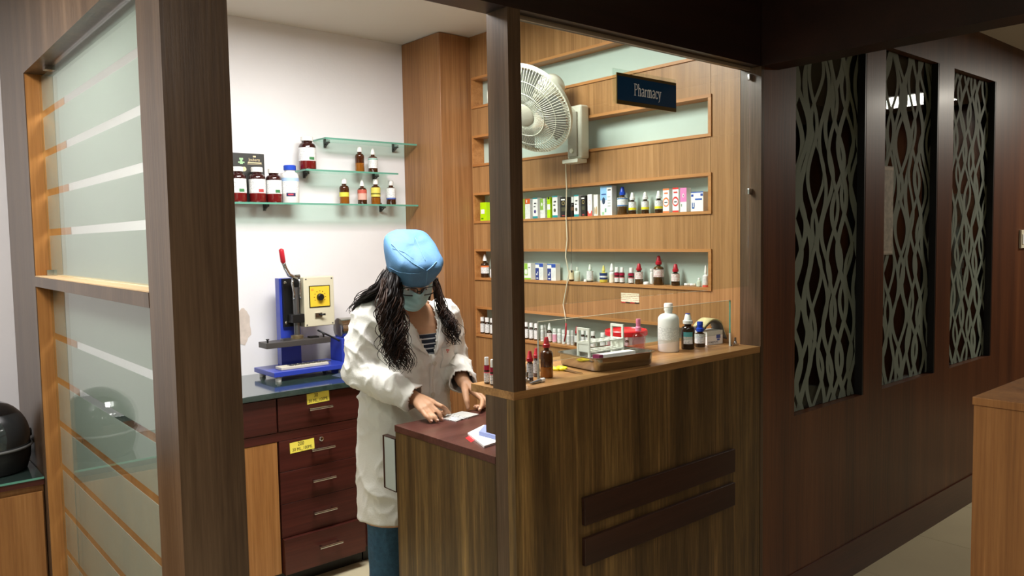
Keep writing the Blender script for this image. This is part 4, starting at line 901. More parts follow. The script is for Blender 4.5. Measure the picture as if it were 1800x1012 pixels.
for x_ in (q0.x+.012, q1.x-.012):
    for z_ in (zq0+.01, zq1-.01): part(MB().lathe([(.0035, 0), (.0035, .0015), (.001, .002)], 10, Matrix.Translation((x_, 3.44, z_)) @ Matrix.Rotation(PI/2, 4, 'X')), 'screw', IRON, cb_)
pl0, pl1 = aty(466, 603, 3.40), aty(579, 592, 3.40)
zpl = aty(521, 602, 3.40).z
part(B(pl0.x, pl1.x, 3.385, 3.475, zpl-.014, zpl+.012), 'platen', DKGREY, hp, bevel=.002)
part(MB().lathe([(.03, 0), (.03, .014), (.012, .018), (.012, .05)], 16, Matrix.Translation((xr, 3.455, zpl+.0125))), 'platen_boss', mat('brassy_steel', '8a7a5c', rough=.35, metal=.7), hp, ang=40)
for x_ in (pl0.x+.012, pl1.x-.03): part(MB().lathe([(.004, 0), (.004, .012), (.008, .013), (.008, .017)], 10, Matrix.Translation((x_, 3.40, zpl+.0125))), 'thumb_screw', BLACK, hp)
part(B(xr-.09, xr-.05, 3.41, 3.44, zpl+.0125, zpl+.022), 'clamp', IRON, hp); part(B(xr+.045, xr+.09, 3.41, 3.44, zpl+.0125, zpl+.020), 'clamp', BLACK, hp)
bd = part(B(XB0+.05, XB1-.09, 3.37, 3.435, ZW+.0445, ZW+.058), 'forme', mat('forme_cream', 'c9c3b0', rough=.5), hp, bevel=.002)
for k in range(8):
    x_ = XB0+.10+.027*k; part(B(x_, x_+.02, 3.385, 3.42, ZW+.0582, ZW+.0605), 'type_slug', IRON, bd)
pc = [aty(558, 580, 3.45), aty(575, 588, 3.43), aty(590, 595, 3.44), aty(597, 599, 3.42)]
part(MB().tube(pc, .0045, 8), 'power_cable', BLACK, hp, True)
# second machine behind the woman
t = thing('blue_machine', 'blue machine with silver drum mostly hidden behind the woman', 'machine', (1.95, 3.45, ZW), world=True)
m0 = aty(598, 626, 3.44); m0.x = max(m0.x, 1.832)
part(B(m0.x, m0.x+.20, 3.42, 3.54, ZW+.0005, aty(600, 594, 3.44).z), 'stand', BLUE, t, bevel=.003)
dc_ = aty(606, 577, 3.46)
part(MB().lathe([(.045, 0), (.052, .004), (.052, .15), (.045, .155)], 24, Matrix.Translation((dc_.x-.028, 3.48, dc_.z)) @ Matrix.Rotation(PI/2, 4, 'Y')), 'drum', STEEL, t, ang=40)
part(B(m0.x-.0, m0.x+.2, 3.40, 3.4195, ZW+.0005, ZW+.04), 'front_plate', BLUE, t)
# small papers under the press
flat('dark_folder', 'thin dark folder lying on the stone worktop beside the press', 'folder', zp([(583, 660), (606, 652), (612, 655), (598, 663)], ZW+.002), ZW+.0006, .002, mat('folder_blue', '4a5566', rough=.4))
# ================================================================== wall fan
fn = thing('wall_fan', 'white oscillating wall fan with wire cage mounted on the niche wall', 'fan', (XS-.05, 2.49, 1.85), world=True)
fa, fb = atx(1000, 285, XS-.045), atx(1027, 183, XS-.045)
y0f, y1f = atx(1026, 240, XS-.045).y, atx(1001, 240, XS-.045).y
zf0, zf1 = atx(1012, 284, XS-.045).z, atx(1012, 186, XS-.045).z
part(B(XS-.062, XS-.007, y0f, y1f, zf0+.01, zf1), 'wall_box', FANP, fn, bevel=.010)
part(B(XS-.072, XS-.0625, y0f+.018, y1f-.016, zf0+.02, zf1-.03), 'box_front', mat('fan_grey', 'a9a594', rough=.4), fn, bevel=.002)
part(B(XS-.082, XS-.0205, y0f+.004, y1f+.012, zf0-.008, zf0+.0095), 'switch_cover', FANP, fn, bevel=.003)
part(MB().lathe([(.011, 0), (.010, .008), (.002, .009)], 16, Matrix.Translation((XS-.0725, (y0f+y1f)/2, zf0+.045)) @ Matrix.Rotation(-PI/2, 4, 'Y')), 'speed_knob', FANP, fn, ang=40)
fc = atx(930, 192, 2.27)
vw = (fc-O0).normalized(); lf = -(CR); dn_ = -CU
fax = (-vw*math.cos(.85)+(lf*.72+dn_*.70).normalized()*math.sin(.85)).normalized()   # where the fan blows
FM = frame(fc, fax.cross(Vector((0, 0, 1))), (fax.cross(Vector((0, 0, 1)))).cross(-fax))
FM = FM if (FM.to_3x3() @ Vector((0, 0, 1))).dot(fax) > 0 else frame(fc, -fax.cross(Vector((0, 0, 1))), (fax.cross(Vector((0, 0, 1)))).cross(-fax))
RF = .203
def circ(r_, z_, n=56): return [FM @ Vector((r_*math.cos(2*PI*k/n), r_*math.sin(2*PI*k/n), z_)) for k in range(n+1)]
part(MB().loft([[FM @ Vector(((RF+dr)*math.cos(2*PI*k/56), (RF+dr)*math.sin(2*PI*k/56), z_)) for k in range(56)] for dr, z_ in ((-.006, -.009), (.003, -.009), (.003, .009), (-.006, .009))], closed=True), 'cage_ring', FANP, fn, ang=50)
for nm, sg_ in (('front_grille', 1), ('rear_grille', -1)):
    mb = MB()
    for k in range(88):
        a_ = 2*PI*k/88; pts = []
        for q in range(7):
            rr_ = RF*(1-(1-.24)*q/6); zz_ = sg_*(.008+.042*math.sin(PI/2*min(1, 1.15*q/6)))
            pts.append(FM @ Vector((rr_*math.cos(a_), rr_*math.sin(a_), zz_)))
        mb.tube(pts, .0014, 4)
    for rr_, zz_ in ((.15, .037), (.10, .049)): mb.tube(circ(rr_, sg_*zz_, 40), .0014, 4)
    tag(part(mb, nm, FANP, fn, True), None, None, None, 'stuff')
part(MB().lathe([(.052, .046), (.052, .052), (.045, .056), (.005, .057)], 28, FM), 'centre_badge', mat('badge_grey', 'b9b5a4', rough=.25, coat=.3), fn, ang=40)
for k in range(3):
    def bl_(u, v, k=k):
        a_ = 2*PI*k/3+v*1.55-.2*u; r_ = .03+.15*u; wv = (v-.5)
        return FM @ Vector((r_*math.cos(a_), r_*math.sin(a_), .018*wv*2-.002))
    part(MB().grid(bl_, 6, 6), 'blade', mat('fan_blade', '8a8b85', rough=.6), fn, True)
part(MB().lathe([(.032, -.02), (.032, .02), (.02, .028)], 18, FM), 'blade_hub', mat('fan_blade', 'b5b6ae'), fn, ang=40)
part(MB().lathe([(.022, -.05), (.030, -.09), (.056, -.12), (.062, -.14), (.062, -.195), (.054, -.225), (.03, -.242), (.004, -.246)], 24, FM), 'motor_housing', FANP, fn, ang=50)
mc = FM @ Vector((0, 0, -.16))
part(MB().tube([mc, mc+Vector((.03, -.01, -.06)), Vector((XS-.05, (y0f+y1f)/2, zf1-.04)), Vector((XS-.03, (y0f+y1f)/2, zf1-.05))], [.025, .022, .022, .02], 10), 'neck', FANP, fn, True)
kp = [atx(994, 288, XS-.02), atx(996, 330, XS-.012), atx(995, 380, XS-.012), atx(997, 420, XS-.012), atx(994, 450, XS-.012), atx(1000, 480, XS-.012), atx(995, 508, XS-.012), atx(990, 535, XS-.012), atx(993, 552, XS-.012), atx(995, 568, XS-.02)]
part(MB().tube(kp, .0028, 6), 'power_cord', mat('cream_cord', 'd9cdb0', rough=.5), fn, True)
part(MB().tube([kp[-1], atx(995, 585, XS-.02), atx(992, 600, XS-.02)], .004, 6), 'cord_sleeve', REDP, fn, True)
part(MB().tube([atx(1003, 288, XS-.05), atx(1005, 474, XS-.05)], .0011, 5), 'pull_cord', mat('dark_string', '3a3630', rough=.7), fn)
part(MB().ellipsoid(atx(1005, 477, XS-.05), .004, .004, .006, None, 8, 6), 'pull_bead', BLACK, fn, True)
# ================================================================== lobby cabinet with helmet
lc = thing('lobby_cabinet', 'low brown cabinet with glass top at the far left', 'cabinet', (.1, 3.2, 0), world=True)
part(B(-1.0, .4835, 3.03, 3.443, .06, .695), 'body', DOORW, lc)
part(B(-1.0, .478, 3.018, 3.0295, .08, .672), 'door', DOORW, lc, bevel=.001)
part(B(-1.0, .4835, 3.012, 3.443, .6955, .715), 'top', ROSE, lc)
part(B(-1.0, .4838, 3.010, 3.443, .7155, .7225), 'glass_cover', mat('dark_glass_top', '2c3834', rough=.06, coat=.6), lc)
part(B(-1.0, .4838, 3.0085, 3.0098, .7155, .7225), 'glass_edge', GEDGE, lc)
hm = thing('helmet', 'glossy black motorcycle helmet with clear visor on the lobby cabinet', 'helmet', (.355, 3.21, .723), world=True)
HC = Vector((.355, 3.21, .845))
HBLK = mat('helmet_black', '121212', rough=.12, coat=.6)
def hshell(u, v):
    a_ = 2*PI*u; e = -.95+v*(PI/2+.95); r_ = math.cos(e)
    return HC+Vector((.122*r_*math.cos(a_), .135*r_*math.sin(a_), .125*math.sin(e)+(.0 if v else -.0)))
part(MB().grid(hshell, 32, 14), 'shell', HBLK, hm, True)
part(MB().lathe([(.085, -.122), (.112, -.118), (.124, -.075), (.126, -.035), (.121, -.03)], 32, Matrix.Translation(HC) @ Matrix.Diagonal((1, 1.08, 1, 1))), 'chin_guard', mat('helmet_trim', '1d1d1d', rough=.45), hm, ang=50)
part(MB().grid(lambda u, v: HC+Vector((.1265*math.cos(-PI+.35+u*(PI-.7)+0)*math.cos(-.25+.95*v), .140*math.sin(-PI+.35+u*(PI-.7))*math.cos(-.25+.95*v), .129*math.sin(-.25+.95*v))), 20, 8), 'visor', mat('visor_smoke', '2c3032', rough=.04, coat=1, spec=.8), hm, True)
part(MB().tube([HC+Vector((.128*math.cos(a_), .139*math.sin(a_), -.036)) for a_ in [-PI+k*2*PI/40 for k in range(41)]], .005, 6), 'rim_seal', mat('grey_rubber', '6a6a68', rough=.6), hm, True)
part(MB().lathe([(.016, 0), (.014, .008), (.003, .009)], 14, Matrix.Translation(HC+Vector((.118, -.02, .0))) @ Matrix.Rotation(PI/2, 4, 'Y')), 'visor_pivot', BLACK, hm, ang=40)
# paper strips seen on the etched windows
a = aty(1553, 291, YF+.03); b = aty(1569, 447, YF+.03)
t = thing('paper_notice', 'narrow mottled paper strip taped on the middle etched window', 'notice', ((a.x+b.x)/2, YF+.03, b.z), world=True)
part(B(a.x, b.x, YF+.0305, YF+.032, b.z, a.z), 'paper', mat('mottled_paper', 'b9b4a6', rough=.6, noise=.3, nscale=40), t)
for zz_ in (a.z-.012, b.z+.012): part(B(a.x+.004, b.x-.004, YF+.0296, YF+.0303, zz_-.006, zz_+.006), 'tape', mat('clear_tape', 'd0ccc0', rough=.3), t)
t = thing('reflection_shape', 'pale blue-white notched shape standing in for a reflection in the third etched window', 'panel', (4.6, YF+.30, .95), world=True)  # solid pale bars modelled in place of a reflection in the glass
a = aty(1674, 340, YF+.10); b = aty(1728, 368, YF+.10); c = aty(1688, 520, YF+.10)
refl_m = mat('pale_blue_reflection', 'a9bcc0', rough=.6)
part(B(a.x, b.x, YF+.095, YF+.102, b.z, a.z), 'top_bar', refl_m, t); part(B(a.x, c.x, YF+.095, YF+.102, c.z-.1, b.z-.0005), 'side_bar', refl_m, t)
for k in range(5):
    z_ = b.z-.16-.085*k; part(B(c.x+.0005, c.x+.03, YF+.0955, YF+.1015, z_, z_+.045), 'notch_block', refl_m, t)
#__PART5__
# ================================================================== the woman at the work counter
from mathutils import noise as mn
pw = thing('person', 'woman in white coat, blue cap, mask and glasses reading at the work counter', 'person', (1.57, 2.44, 0), world=True)
def ell(c, hx, hy, n=36, e=2.0, front=0):
    out = []
    for k in range(n):
        a = 2*PI*k/n; ca, sa = math.cos(a), math.sin(a)
        x = math.copysign(abs(ca)**(2/e), ca)*hx; y = math.copysign(abs(sa)**(2/e), sa)*hy
        if sa < 0: y *= 1+front
        out.append(Vector((c[0]+x, c[1]+y, c[2])))
    return out
def cone(mb, p0, p1, r0, r1, n=14):
    p0, p1 = Vector(p0), Vector(p1); d = (p1-p0); L_ = d.length; d = d/L_ if L_ > 1e-9 else Vector((0, 0, 1))
    pts = []; rs = []
    for k in range(5): a = PI/2*k/5; pts.append(p0-d*r0*math.cos(a)); rs.append(max(r0*math.sin(a), .0004))
    pts += [p0, p1]; rs += [r0, r1]
    for k in range(4, -1, -1): a = PI/2*k/5; pts.append(p1+d*r1*math.cos(a)); rs.append(max(r1*math.sin(a), .0004))
    mb.tube(pts, rs, n); return mb
def chain(mb, pts, rs, n=14):
    for i in range(len(pts)-1): cone(mb, pts[i], pts[i+1], rs[i], rs[i+1], n)
def fuse(mb, voxel, smooth=0, disp=None):
    o = mb.build('tmp', None); r = o.modifiers.new('r', 'REMESH'); r.mode = 'VOXEL'; r.voxel_size = voxel; r.use_smooth_shade = True
    if smooth: s_ = o.modifiers.new('s', 'SMOOTH'); s_.factor = .5; s_.iterations = smooth
    me = bpy.data.meshes.new_from_object(o.evaluated_get(bpy.context.evaluated_depsgraph_get()))
    old = o.data; bpy.data.objects.remove(o); bpy.data.meshes.remove(old)
    if disp:
        ns = [v.normal.copy() for v in me.vertices]
        for v, n_ in zip(me.vertices, ns): v.co += n_*disp(v.co, n_)
        me.update()
    for p_ in me.polygons: p_.use_smooth = True
    me.materials.clear(); return me
def addmesh(name, me, mt, parent=pw):
    me.name = name; me.materials.clear(); me.materials.append(mt); o = bpy.data.objects.new(name, me); C.objects.link(o); o.parent = parent
    if parent == pw: o.matrix_parent_inverse = parent_matrix(pw).inverted()
    return o
# joints
SR, ER, WR = Vector((1.425, 2.435, 1.222)), Vector((1.368, 2.435, 1.035)), Vector((1.468, 2.235, .957))
SL, EL, WL = Vector((1.738, 2.435, 1.205)), Vector((1.800, 2.45, 1.015)), Vector((1.705, 2.270, .978))
TORSO = [  # z, centre x, centre y, half width, half depth, squareness
    (.475, 1.572, 2.455, .197, .150, 2.3), (.62, 1.570, 2.455, .193, .148, 2.3), (.78, 1.567, 2.452, .184, .142, 2.2), (.92, 1.566, 2.448, .172, .130, 2.2),
    (1.0, 1.570, 2.442, .166, .124, 2.2), (1.07, 1.576, 2.432, .168, .130, 2.2), (1.13, 1.580, 2.432, .172, .132, 2.2), (1.185, 1.583, 2.434, .172, .112, 2.2),
    (1.225, 1.584, 2.436, .150, .086, 2.1), (1.255, 1.583, 2.436, .105, .068, 2.0), (1.272, 1.582, 2.434, .072, .058, 2.0)]
def torso(shr, zmin=0, zmax=9):
    return [ell((cx, cy, z), hx-shr, hy-shr, 36, e) for z, cx, cy, hx, hy, e in TORSO if zmin <= z <= zmax]
# head frame
HD = Vector((1.538, 2.352, 1.376)); pit = math.radians(34); hz = Vector((-.24, -.97, 0)).normalized()
hf = hz*math.cos(pit)+Vector((0, 0, -math.sin(pit))); hu = hz*math.sin(pit)+Vector((0, 0, math.cos(pit))); hr = hf.cross(hu)
def hp_(r_, f_, u_): return HD+hr*r_+hf*f_+hu*u_
HM = Matrix((hr, hf, hu)).transposed()
# ---- body: one continuous surface
bm_ = MB()
bm_.loft(torso(.016))
bm_.ellipsoid(HD, .073, .092, .108, HM, 24, 16)
bm_.ellipsoid(hp_(0, .03, -.055), .055, .06, .062, HM, 20, 12)          # jaw
chain(bm_, [hp_(0, .085, .012), hp_(0, .105, -.018)], [.009, .013], 10)    # nose
for s_ in (-1, 1):
    bm_.ellipsoid(hp_(s_*.076, -.012, -.004), .009, .02, .031, HM, 12, 8)  # ears
    bm_.ellipsoid(hp_(s_*.033, .079, .022), .024, .012, .010, HM, 12, 8)   # brow ridges
chain(bm_, [(1.582, 2.43, 1.235), (1.575, 2.415, 1.285), hp_(0, -.03, -.06)], [.058, .048, .05])
# arms
chain(bm_, [SR, ER, WR], [.045, .037, .025]); chain(bm_, [SL, EL, WL], [.045, .037, .025])
# right hand: wrist, palm, fingers resting on the counter (image positions give the pose, depth follows the table)
ZTT = .8945
def tipz(x, y, z): return atz(x, y, z)
def finger(pts, r0=.0088, r1=.0066):
    n = len(pts); chain(bm_, pts, [r0+(r1-r0)*k/(n-1) for k in range(n)], 10)
mR = [aty(761, 707, 2.170), aty(756, 711, 2.160), aty(749, 716, 2.156), aty(741, 720, 2.158)]
pR_ = [aty(776, 714, 2.142), aty(769, 723, 2.130), aty(760, 729, 2.126), aty(749.5, 731, 2.130)]
tR = [tipz(789, 725, ZTT+.010), tipz(776, 736, ZTT+.006), tipz(768, 739, ZTT+.006), tipz(757, 740, ZTT+.006)]
for a_, b_, c_ in zip(mR, pR_, tR):
    mid = b_+(c_-b_)*.5+Vector((0, -.002, .003)); finger([WR+(a_-WR)*.35, a_, b_, mid, c_], .0102, .0072)
for a_ in mR: chain(bm_, [WR+Vector((.004, -.004, .0)), WR+(a_-WR)*.55+Vector((0, 0, .002)), a_], [.021, .0165, .0115], 12)
th = [WR+Vector((.012, -.012, -.012)), aty(752, 716, 2.195)+Vector((0, 0, -.006)), aty(768, 722, 2.165)+Vector((0, 0, -.004)), tipz(781, 728, ZTT+.008)]
chain(bm_, th, [.014, .0125, .0100, .0078], 10)
# left hand: thumb down in front, fingers bent over to the right
mL = [aty(836, 691, 2.200), aty(840, 690, 2.220), aty(843, 693, 2.240), aty(843, 697, 2.256)]
pL_ = [aty(848, 702, 2.160), aty(853, 702, 2.180), aty(855, 707, 2.200), aty(851, 708, 2.222)]
tL = [tipz(843, 720, ZTT+.010), tipz(848, 716, ZTT+.012), tipz(840, 716, ZTT+.010), tipz(835, 715, ZTT+.010)]
for a_, b_, c_ in zip(mL, pL_, tL):
    mid = b_+(c_-b_)*.5+(b_-a_)*.12; finger([WL+(a_-WL)*.35, a_, b_, mid, c_], .0100, .0070)
for a_ in mL: chain(bm_, [WL, WL+(a_-WL)*.55, a_], [.021, .0165, .0115], 12)
chain(bm_, [WL+Vector((-.006, -.012, -.006)), aty(818, 690, 2.205), aty(820.5, 705, 2.180), tipz(823, 717, ZTT+.009)], [.0145, .0130, .0105, .0080], 10)
# hips and legs
LR0, LL0 = Vector((1.487, 2.455, .78)), Vector((1.652, 2.455, .78))
for h_ in (LR0, LL0): chain(bm_, [h_, h_+Vector((0, .01, -.36)), h_+Vector((0, .03, -.70))], [.082, .055, .036])
body = addmesh('body', fuse(bm_, .0042, 2), SKIN)
# nails on the visible fingertips
for k, (c_, b_) in enumerate(list(zip(tR, pR_))+list(zip(tL, pL_))+[(th[3], th[2])]):
    d_ = (c_-b_).normalized(); up = Vector((0, -.3, 1)); up = (up-d_*up.dot(d_)).normalized()
    part(MB().ellipsoid(c_+up*.0058+d_*.001, .0042, .0058, .0012, Matrix((d_.cross(up), d_, up)).transposed(), 10, 6), 'fingernail', mat('nail', 'e0b5a0', rough=.25), body, True)
# eyes behind the glasses
for s_ in (-1, 1):
    e_ = part(MB().ellipsoid(hp_(s_*.032, .078, .004), .0125, .0125, .0125, HM, 14, 10), 'eye', mat('eye_white', 'e8e4de', rough=.2), body, True)
    part(MB().ellipsoid(hp_(s_*.032, .0875, -.001), .0055, .004, .0055, HM, 10, 6), 'iris', mat('iris_dark', '2a1a10', rough=.1), body, True)
    part(MB().tube([hp_(s_*.016, .091, .024), hp_(s_*.034, .090, .029), hp_(s_*.050, .080, .024)], [.002, .003, .0015], 6), 'eyebrow', HAIR, body, True)
# ---- navy striped top
mst = bpy.data.materials.new('navy_striped_jersey'); mst.use_nodes = True; nt_ = mst.node_tree; bb = nt_.nodes['Principled BSDF']
tc2 = nt_.nodes.new('ShaderNodeTexCoord'); wv = nt_.nodes.new('ShaderNodeTexWave'); wv.wave_type = 'BANDS'; wv.bands_direction = 'Z'; wv.inputs['Scale'].default_value = 18
cr_ = nt_.nodes.new('ShaderNodeValToRGB'); cr_.color_ramp.interpolation = 'CONSTANT'; cr_.color_ramp.elements[0].color = lin('1a2233'); cr_.color_ramp.elements[1].position = .86; cr_.color_ramp.elements[1].color = lin('cdd0d4')
nt_.links.new(tc2.outputs['Object'], wv.inputs['Vector']); nt_.links.new(wv.outputs['Fac'], cr_.inputs['Fac']); nt_.links.new(cr_.outputs['Color'], bb.inputs['Base Color']); bb.inputs['Roughness'].default_value = .8
sh_r = []
for z, cx, cy, hx, hy, e in TORSO:
    if .9 < z < 1.17: sh_r.append(ell((cx, cy, z), hx-.010, hy-.010, 36, e))
sh_r.append(ell((1.5825, 2.4335, 1.160), .162, .110, 36, 2.2))
part(MB().loft(sh_r, cap=False), 'striped_top', mst, pw, True)
# ---- coat
cm = MB(); cm.loft(torso(0))
for (a_, b_, c_) in ((SR, ER, WR), (SL, EL, WL)):
    dd_ = (c_-b_).normalized()
    chain(cm, [a_, a_+(b_-a_)*.5, b_], [.068, .064, .058], 18)
    cm.tube([b_-dd_*.02, b_, b_+(c_-b_)*.5, c_-dd_*.002, c_+dd_*.008], [.03, .058, .053, .047, .046], 18)
def folds(p_, n_):
    a_ = mn.noise(Vector((p_.x*11, p_.y*11, p_.z*4.0))); b_ = mn.noise(Vector((p_.x*22+5, p_.y*22, p_.z*15))); c_ = mn.noise(Vector((p_.x*6-3, p_.y*6, p_.z*9+p_.x*8)))
    k = 1 if p_.z > .9 else .75
    arm = 1.0 if (p_.x < 1.41 or p_.x > 1.75 or p_.y < 2.29) and p_.z > .9 else .6
    return k*(.007*((1-abs(a_))**6-.3)+.0075*arm*((1-abs(b_))**6-.3)+.009*((1-abs(c_))**8-.25))
cme = fuse(cm, .006, 5, folds)
# open the neck in a V, the cuffs and the hem
def tri(p_, a_, b_, c_):
    s1 = (p_[0]-a_[0])*(b_[1]-a_[1])-(p_[1]-a_[1])*(b_[0]-a_[0]); s2 = (p_[0]-b_[0])*(c_[1]-b_[1])-(p_[1]-b_[1])*(c_[0]-b_[0]); s3 = (p_[0]-c_[0])*(a_[1]-c_[1])-(p_[1]-c_[1])*(a_[0]-c_[0])
    return (s1 >= 0) == (s2 >= 0) == (s3 >= 0)
VT = Vector((1.583, 0, 1.085))
bmm = bmesh.new(); bmm.from_mesh(cme); kill = []
for f_ in bmm.faces:
    q = f_.calc_center_median()
    if q.z > 1.085 and q.y < 2.43:
        half = .012+(q.z-1.085)*.36
        if abs(q.x-VT.x) < half and q.z > 1.09: kill.append(f_); continue
    if q.z > 1.262 and abs(q.x-1.582) < .085 and abs(q.y-2.434) < .07: kill.append(f_); continue
    if q.z < .487: kill.append(f_); continue
    for c_, b_ in ((WR, ER), (WL, EL)):
        d_ = (c_-b_).normalized()
        if (q-c_).dot(d_) > .004 and (q-c_).length < .075: kill.append(f_); break
bmesh.ops.delete(bmm, geom=kill, context='FACES'); bmm.to_mesh(cme); bmm.free()
coat = addmesh('lab_coat', cme, COATM)
so = coat.modifiers.new('thick', 'SOLIDIFY'); so.thickness = .003; so.offset = -1
bvh = BVHTree.FromPolygons([v.co.copy() for v in cme.vertices], [tuple(p_.vertices) for p_ in cme.polygons])
def front(x, z, off=.004, y0=2.0):
    h_ = bvh.ray_cast(Vector((x, y0, z)), Vector((0, 1, 0)))
    y_ = h_[0].y if h_[0] else 2.34
    return Vector((x, min(y_, 2.42)-off, z))
def strip_on(name, quad, mt, nu=8, nv=4, off=.005, parent=coat, th=.003):
    """cloth piece laid on the coat front, corners (x, z) in order"""
    A, B_, C_, D_ = [Vector(q) for q in quad]
    def g(u, v):
        p_ = A.lerp(D_, u).lerp(B_.lerp(C_, u), v); return p_
    grid = [[g(i/nu, j/nv) for j in range(nv+1)] for i in range(nu+1)]
    ys = [[front(p_.x, p_.y, 0).y for p_ in row] for row in grid]
    # smooth across the open neck
    mb = MB(); vs = []; idx = {}
    for s_ in (0, 1):
        for i in range(nu+1):
            for j in range(nv+1):
                idx[s_, i, j] = len(vs); vs.append((grid[i][j].x, ys[i][j]-off+(th if s_ else 0), grid[i][j].y))
    fs = []
    for i in range(nu):
        for j in range(nv):
            fs += [(idx[0, i, j], idx[0, i+1, j], idx[0, i+1, j+1], idx[0, i, j+1]), (idx[1, i, j], idx[1, i, j+1], idx[1, i+1, j+1], idx[1, i+1, j])]
    for i in range(nu): fs += [(idx[0, i, 0], idx[1, i, 0], idx[1, i+1, 0], idx[0, i+1, 0]), (idx[0, i, nv], idx[0, i+1, nv], idx[1, i+1, nv], idx[1, i, nv])]
    for j in range(nv): fs += [(idx[0, 0, j], idx[0, 0, j+1], idx[1, 0, j+1], idx[1, 0, j]), (idx[0, nu, j], idx[1, nu, j], idx[1, nu, j+1], idx[0, nu, j+1])]
    return part(mb.add(vs, fs), name, mt, parent, True)
# lapels follow the V edges; their outer sides lie on the chest
strip_on('lapel', [(1.572, 1.082), (1.506, 1.135), (1.492, 1.232), (1.506, 1.250)], COATM, 10, 5, .010)
strip_on('lapel', [(1.594, 1.082), (1.652, 1.132), (1.672, 1.232), (1.660, 1.248)], COATM, 10, 5, .010)
strip_on('placket', [(1.588, .49), (1.606, .49), (1.604, 1.084), (1.588, 1.084)], COATM, 30, 2, .0035, th=.0028)
strip_on('chest_pocket', [(1.64, 1.03), (1.70, 1.03), (1.70, 1.105), (1.64, 1.105)], COATM, 8, 8, .004)
strip_on('side_pocket', [(1.43, .66), (1.53, .66), (1.53, .80), (1.43, .80)], COATM, 10, 8, .004)
for k, (dx, dz) in enumerate(((0, 0), (.006, .006), (-.005, .008))):
    part(MB().box(1.668+dx-.003, 1.668+dx+.003, front(1.668+dx, 1.088+dz).y-.003, front(1.668+dx, 1.088+dz).y-.0015, 1.085+dz, 1.089+dz), 'embroidered_mark', P('d06058'), coat)
for zb in (.64, .79, .94, 1.055):
    q = front(1.597, zb, .006)
    part(MB().lathe([(.0085, 0), (.0085, .0022), (.006, .003), (.002, .0022)], 14, Matrix.Translation(q) @ Matrix.Rotation(PI/2, 4, 'X')), 'button', mat('coat_button', 'd9d4c6', rough=.3), coat, ang=40)
# ---- jeans and shoes
jm = MB()
for h_ in (LR0, LL0): chain(jm, [h_, h_+Vector((0, .01, -.34)), h_+Vector((0, .03, -.71))], [.095, .074, .062], 18)
def jf(p_, n_): return .004*((1-abs(mn.noise(Vector((p_.x*14, p_.y*14, p_.z*9)))))**4-.3)
addmesh('jeans', fuse(jm, .008, 4, jf), DENIM)
for h_ in (LR0, LL0):
    part(MB().loft([ell((h_.x, h_.y-.03, z), a_, b_, 20, 2.3) for z, a_, b_ in ((.001, .04, .115), (.012, .045, .122), (.04, .042, .11), (.06, .036, .07))]), 'shoe', mat('shoe_dark', '2c2a2a', rough=.5), pw, True)
# ---- mask
def maskp(u, v):
    a_ = (u-.5)*2*math.radians(80); t_ = v
    uu = -.094+.096*t_; wd_ = .058+.024*min(1, t_*1.6); fw = .082+.034*math.sin(PI*min(1, .15+t_*.8))+.004*math.sin(t_*22)
    bulge = .012*math.exp(-(a_/.45)**2)*max(0, 1-abs(2*t_-1.2))+.034*math.exp(-(a_/.30)**2)*t_**2
    return hp_(wd_*math.sin(a_)*1.02, (fw+bulge)*math.cos(a_)*.98, uu-.010*(1-math.cos(a_))*(1-t_)*-2)
mk = part(MB().grid(maskp, 24, 16), 'face_mask', MASKM, pw, True)
s2 = mk.modifiers.new('thick', 'SOLIDIFY'); s2.thickness = .0015
for s_ in (-1, 1): part(MB().tube([maskp(.5+s_*.5, .85), hp_(s_*.082, .0, .0), hp_(s_*.080, -.02, -.02), maskp(.5+s_*.5, .15)], .0014, 5), 'ear_loop', PLAINW, mk, True)
# ---- glasses
gs = part(MB().tube([hp_(-.006, .113, .008), hp_(0, .115, .010), hp_(.006, .113, .008)], .0016, 6), 'spectacles', BLACK, pw, True)
for s_ in (-1, 1):
    loop = []
    for k in range(24):
        a_ = 2*PI*k/24; x_ = math.copysign(abs(math.cos(a_))**.55, math.cos(a_))*.026; z_ = math.copysign(abs(math.sin(a_))**.55, math.sin(a_))*.0165
        loop.append(hp_(s_*.033+x_, .112-.16*abs(s_*.033+x_)-.02*max(0, abs(s_*.033+x_)-.03), .004+z_))
    part(MB().tube(loop+[loop[0]], .0019, 6), 'rim', BLACK, gs, True)
    part(MB().add([tuple(p_) for p_ in loop], [tuple(range(24))]), 'lens', sheet_glass('lens_glass', (.93, .93, .98)) if s_ < 0 else MATS['lens_glass'], gs)
    part(MB().tube([hp_(s_*.059, .100, .012), hp_(s_*.078, .06, .012), hp_(s_*.080, -.01, .010)], .0018, 6), 'temple', BLACK, gs, True)
# ---- cap
def capr(u_, rx, ry, off=0, e=2.5):
    out = []
    for k in range(48):
        a_ = 2*PI*k/48; ca, sa = math.cos(a_), math.sin(a_)
        x_ = math.copysign(abs(ca)**(2/e), ca)*rx; y_ = math.copysign(abs(sa)**(2/e), sa)*ry
        tilt = -.016*sa                                     # rim lower in front
        q = hp_(x_, -.004+off+y_, u_+tilt*(1-u_/.15))
        q += (q-HD).normalized()*(.007*mn.noise(q*26)+.004*mn.noise(q*60)); out.append(q)
    return out
cp_r = [capr(.020, .081, .100, 0, 2.1), capr(.026, .085, .104, 0, 2.1), capr(.044, .091, .110, -.003, 2.3), capr(.066, .093, .118, -.005, 2.7), capr(.086, .094, .121, -.005, 3.3), capr(.104, .090, .117, -.004, 3.6), capr(.115, .078, .102, -.004, 3.2), capr(.120, .056, .074, -.005, 2.8), capr(.122, .030, .036, -.006, 2.4), capr(.123, .002, .002, -.006, 2)]
cap = part(MB().loft(cp_r, cap=True), 'surgical_cap', CAPM, pw, True)
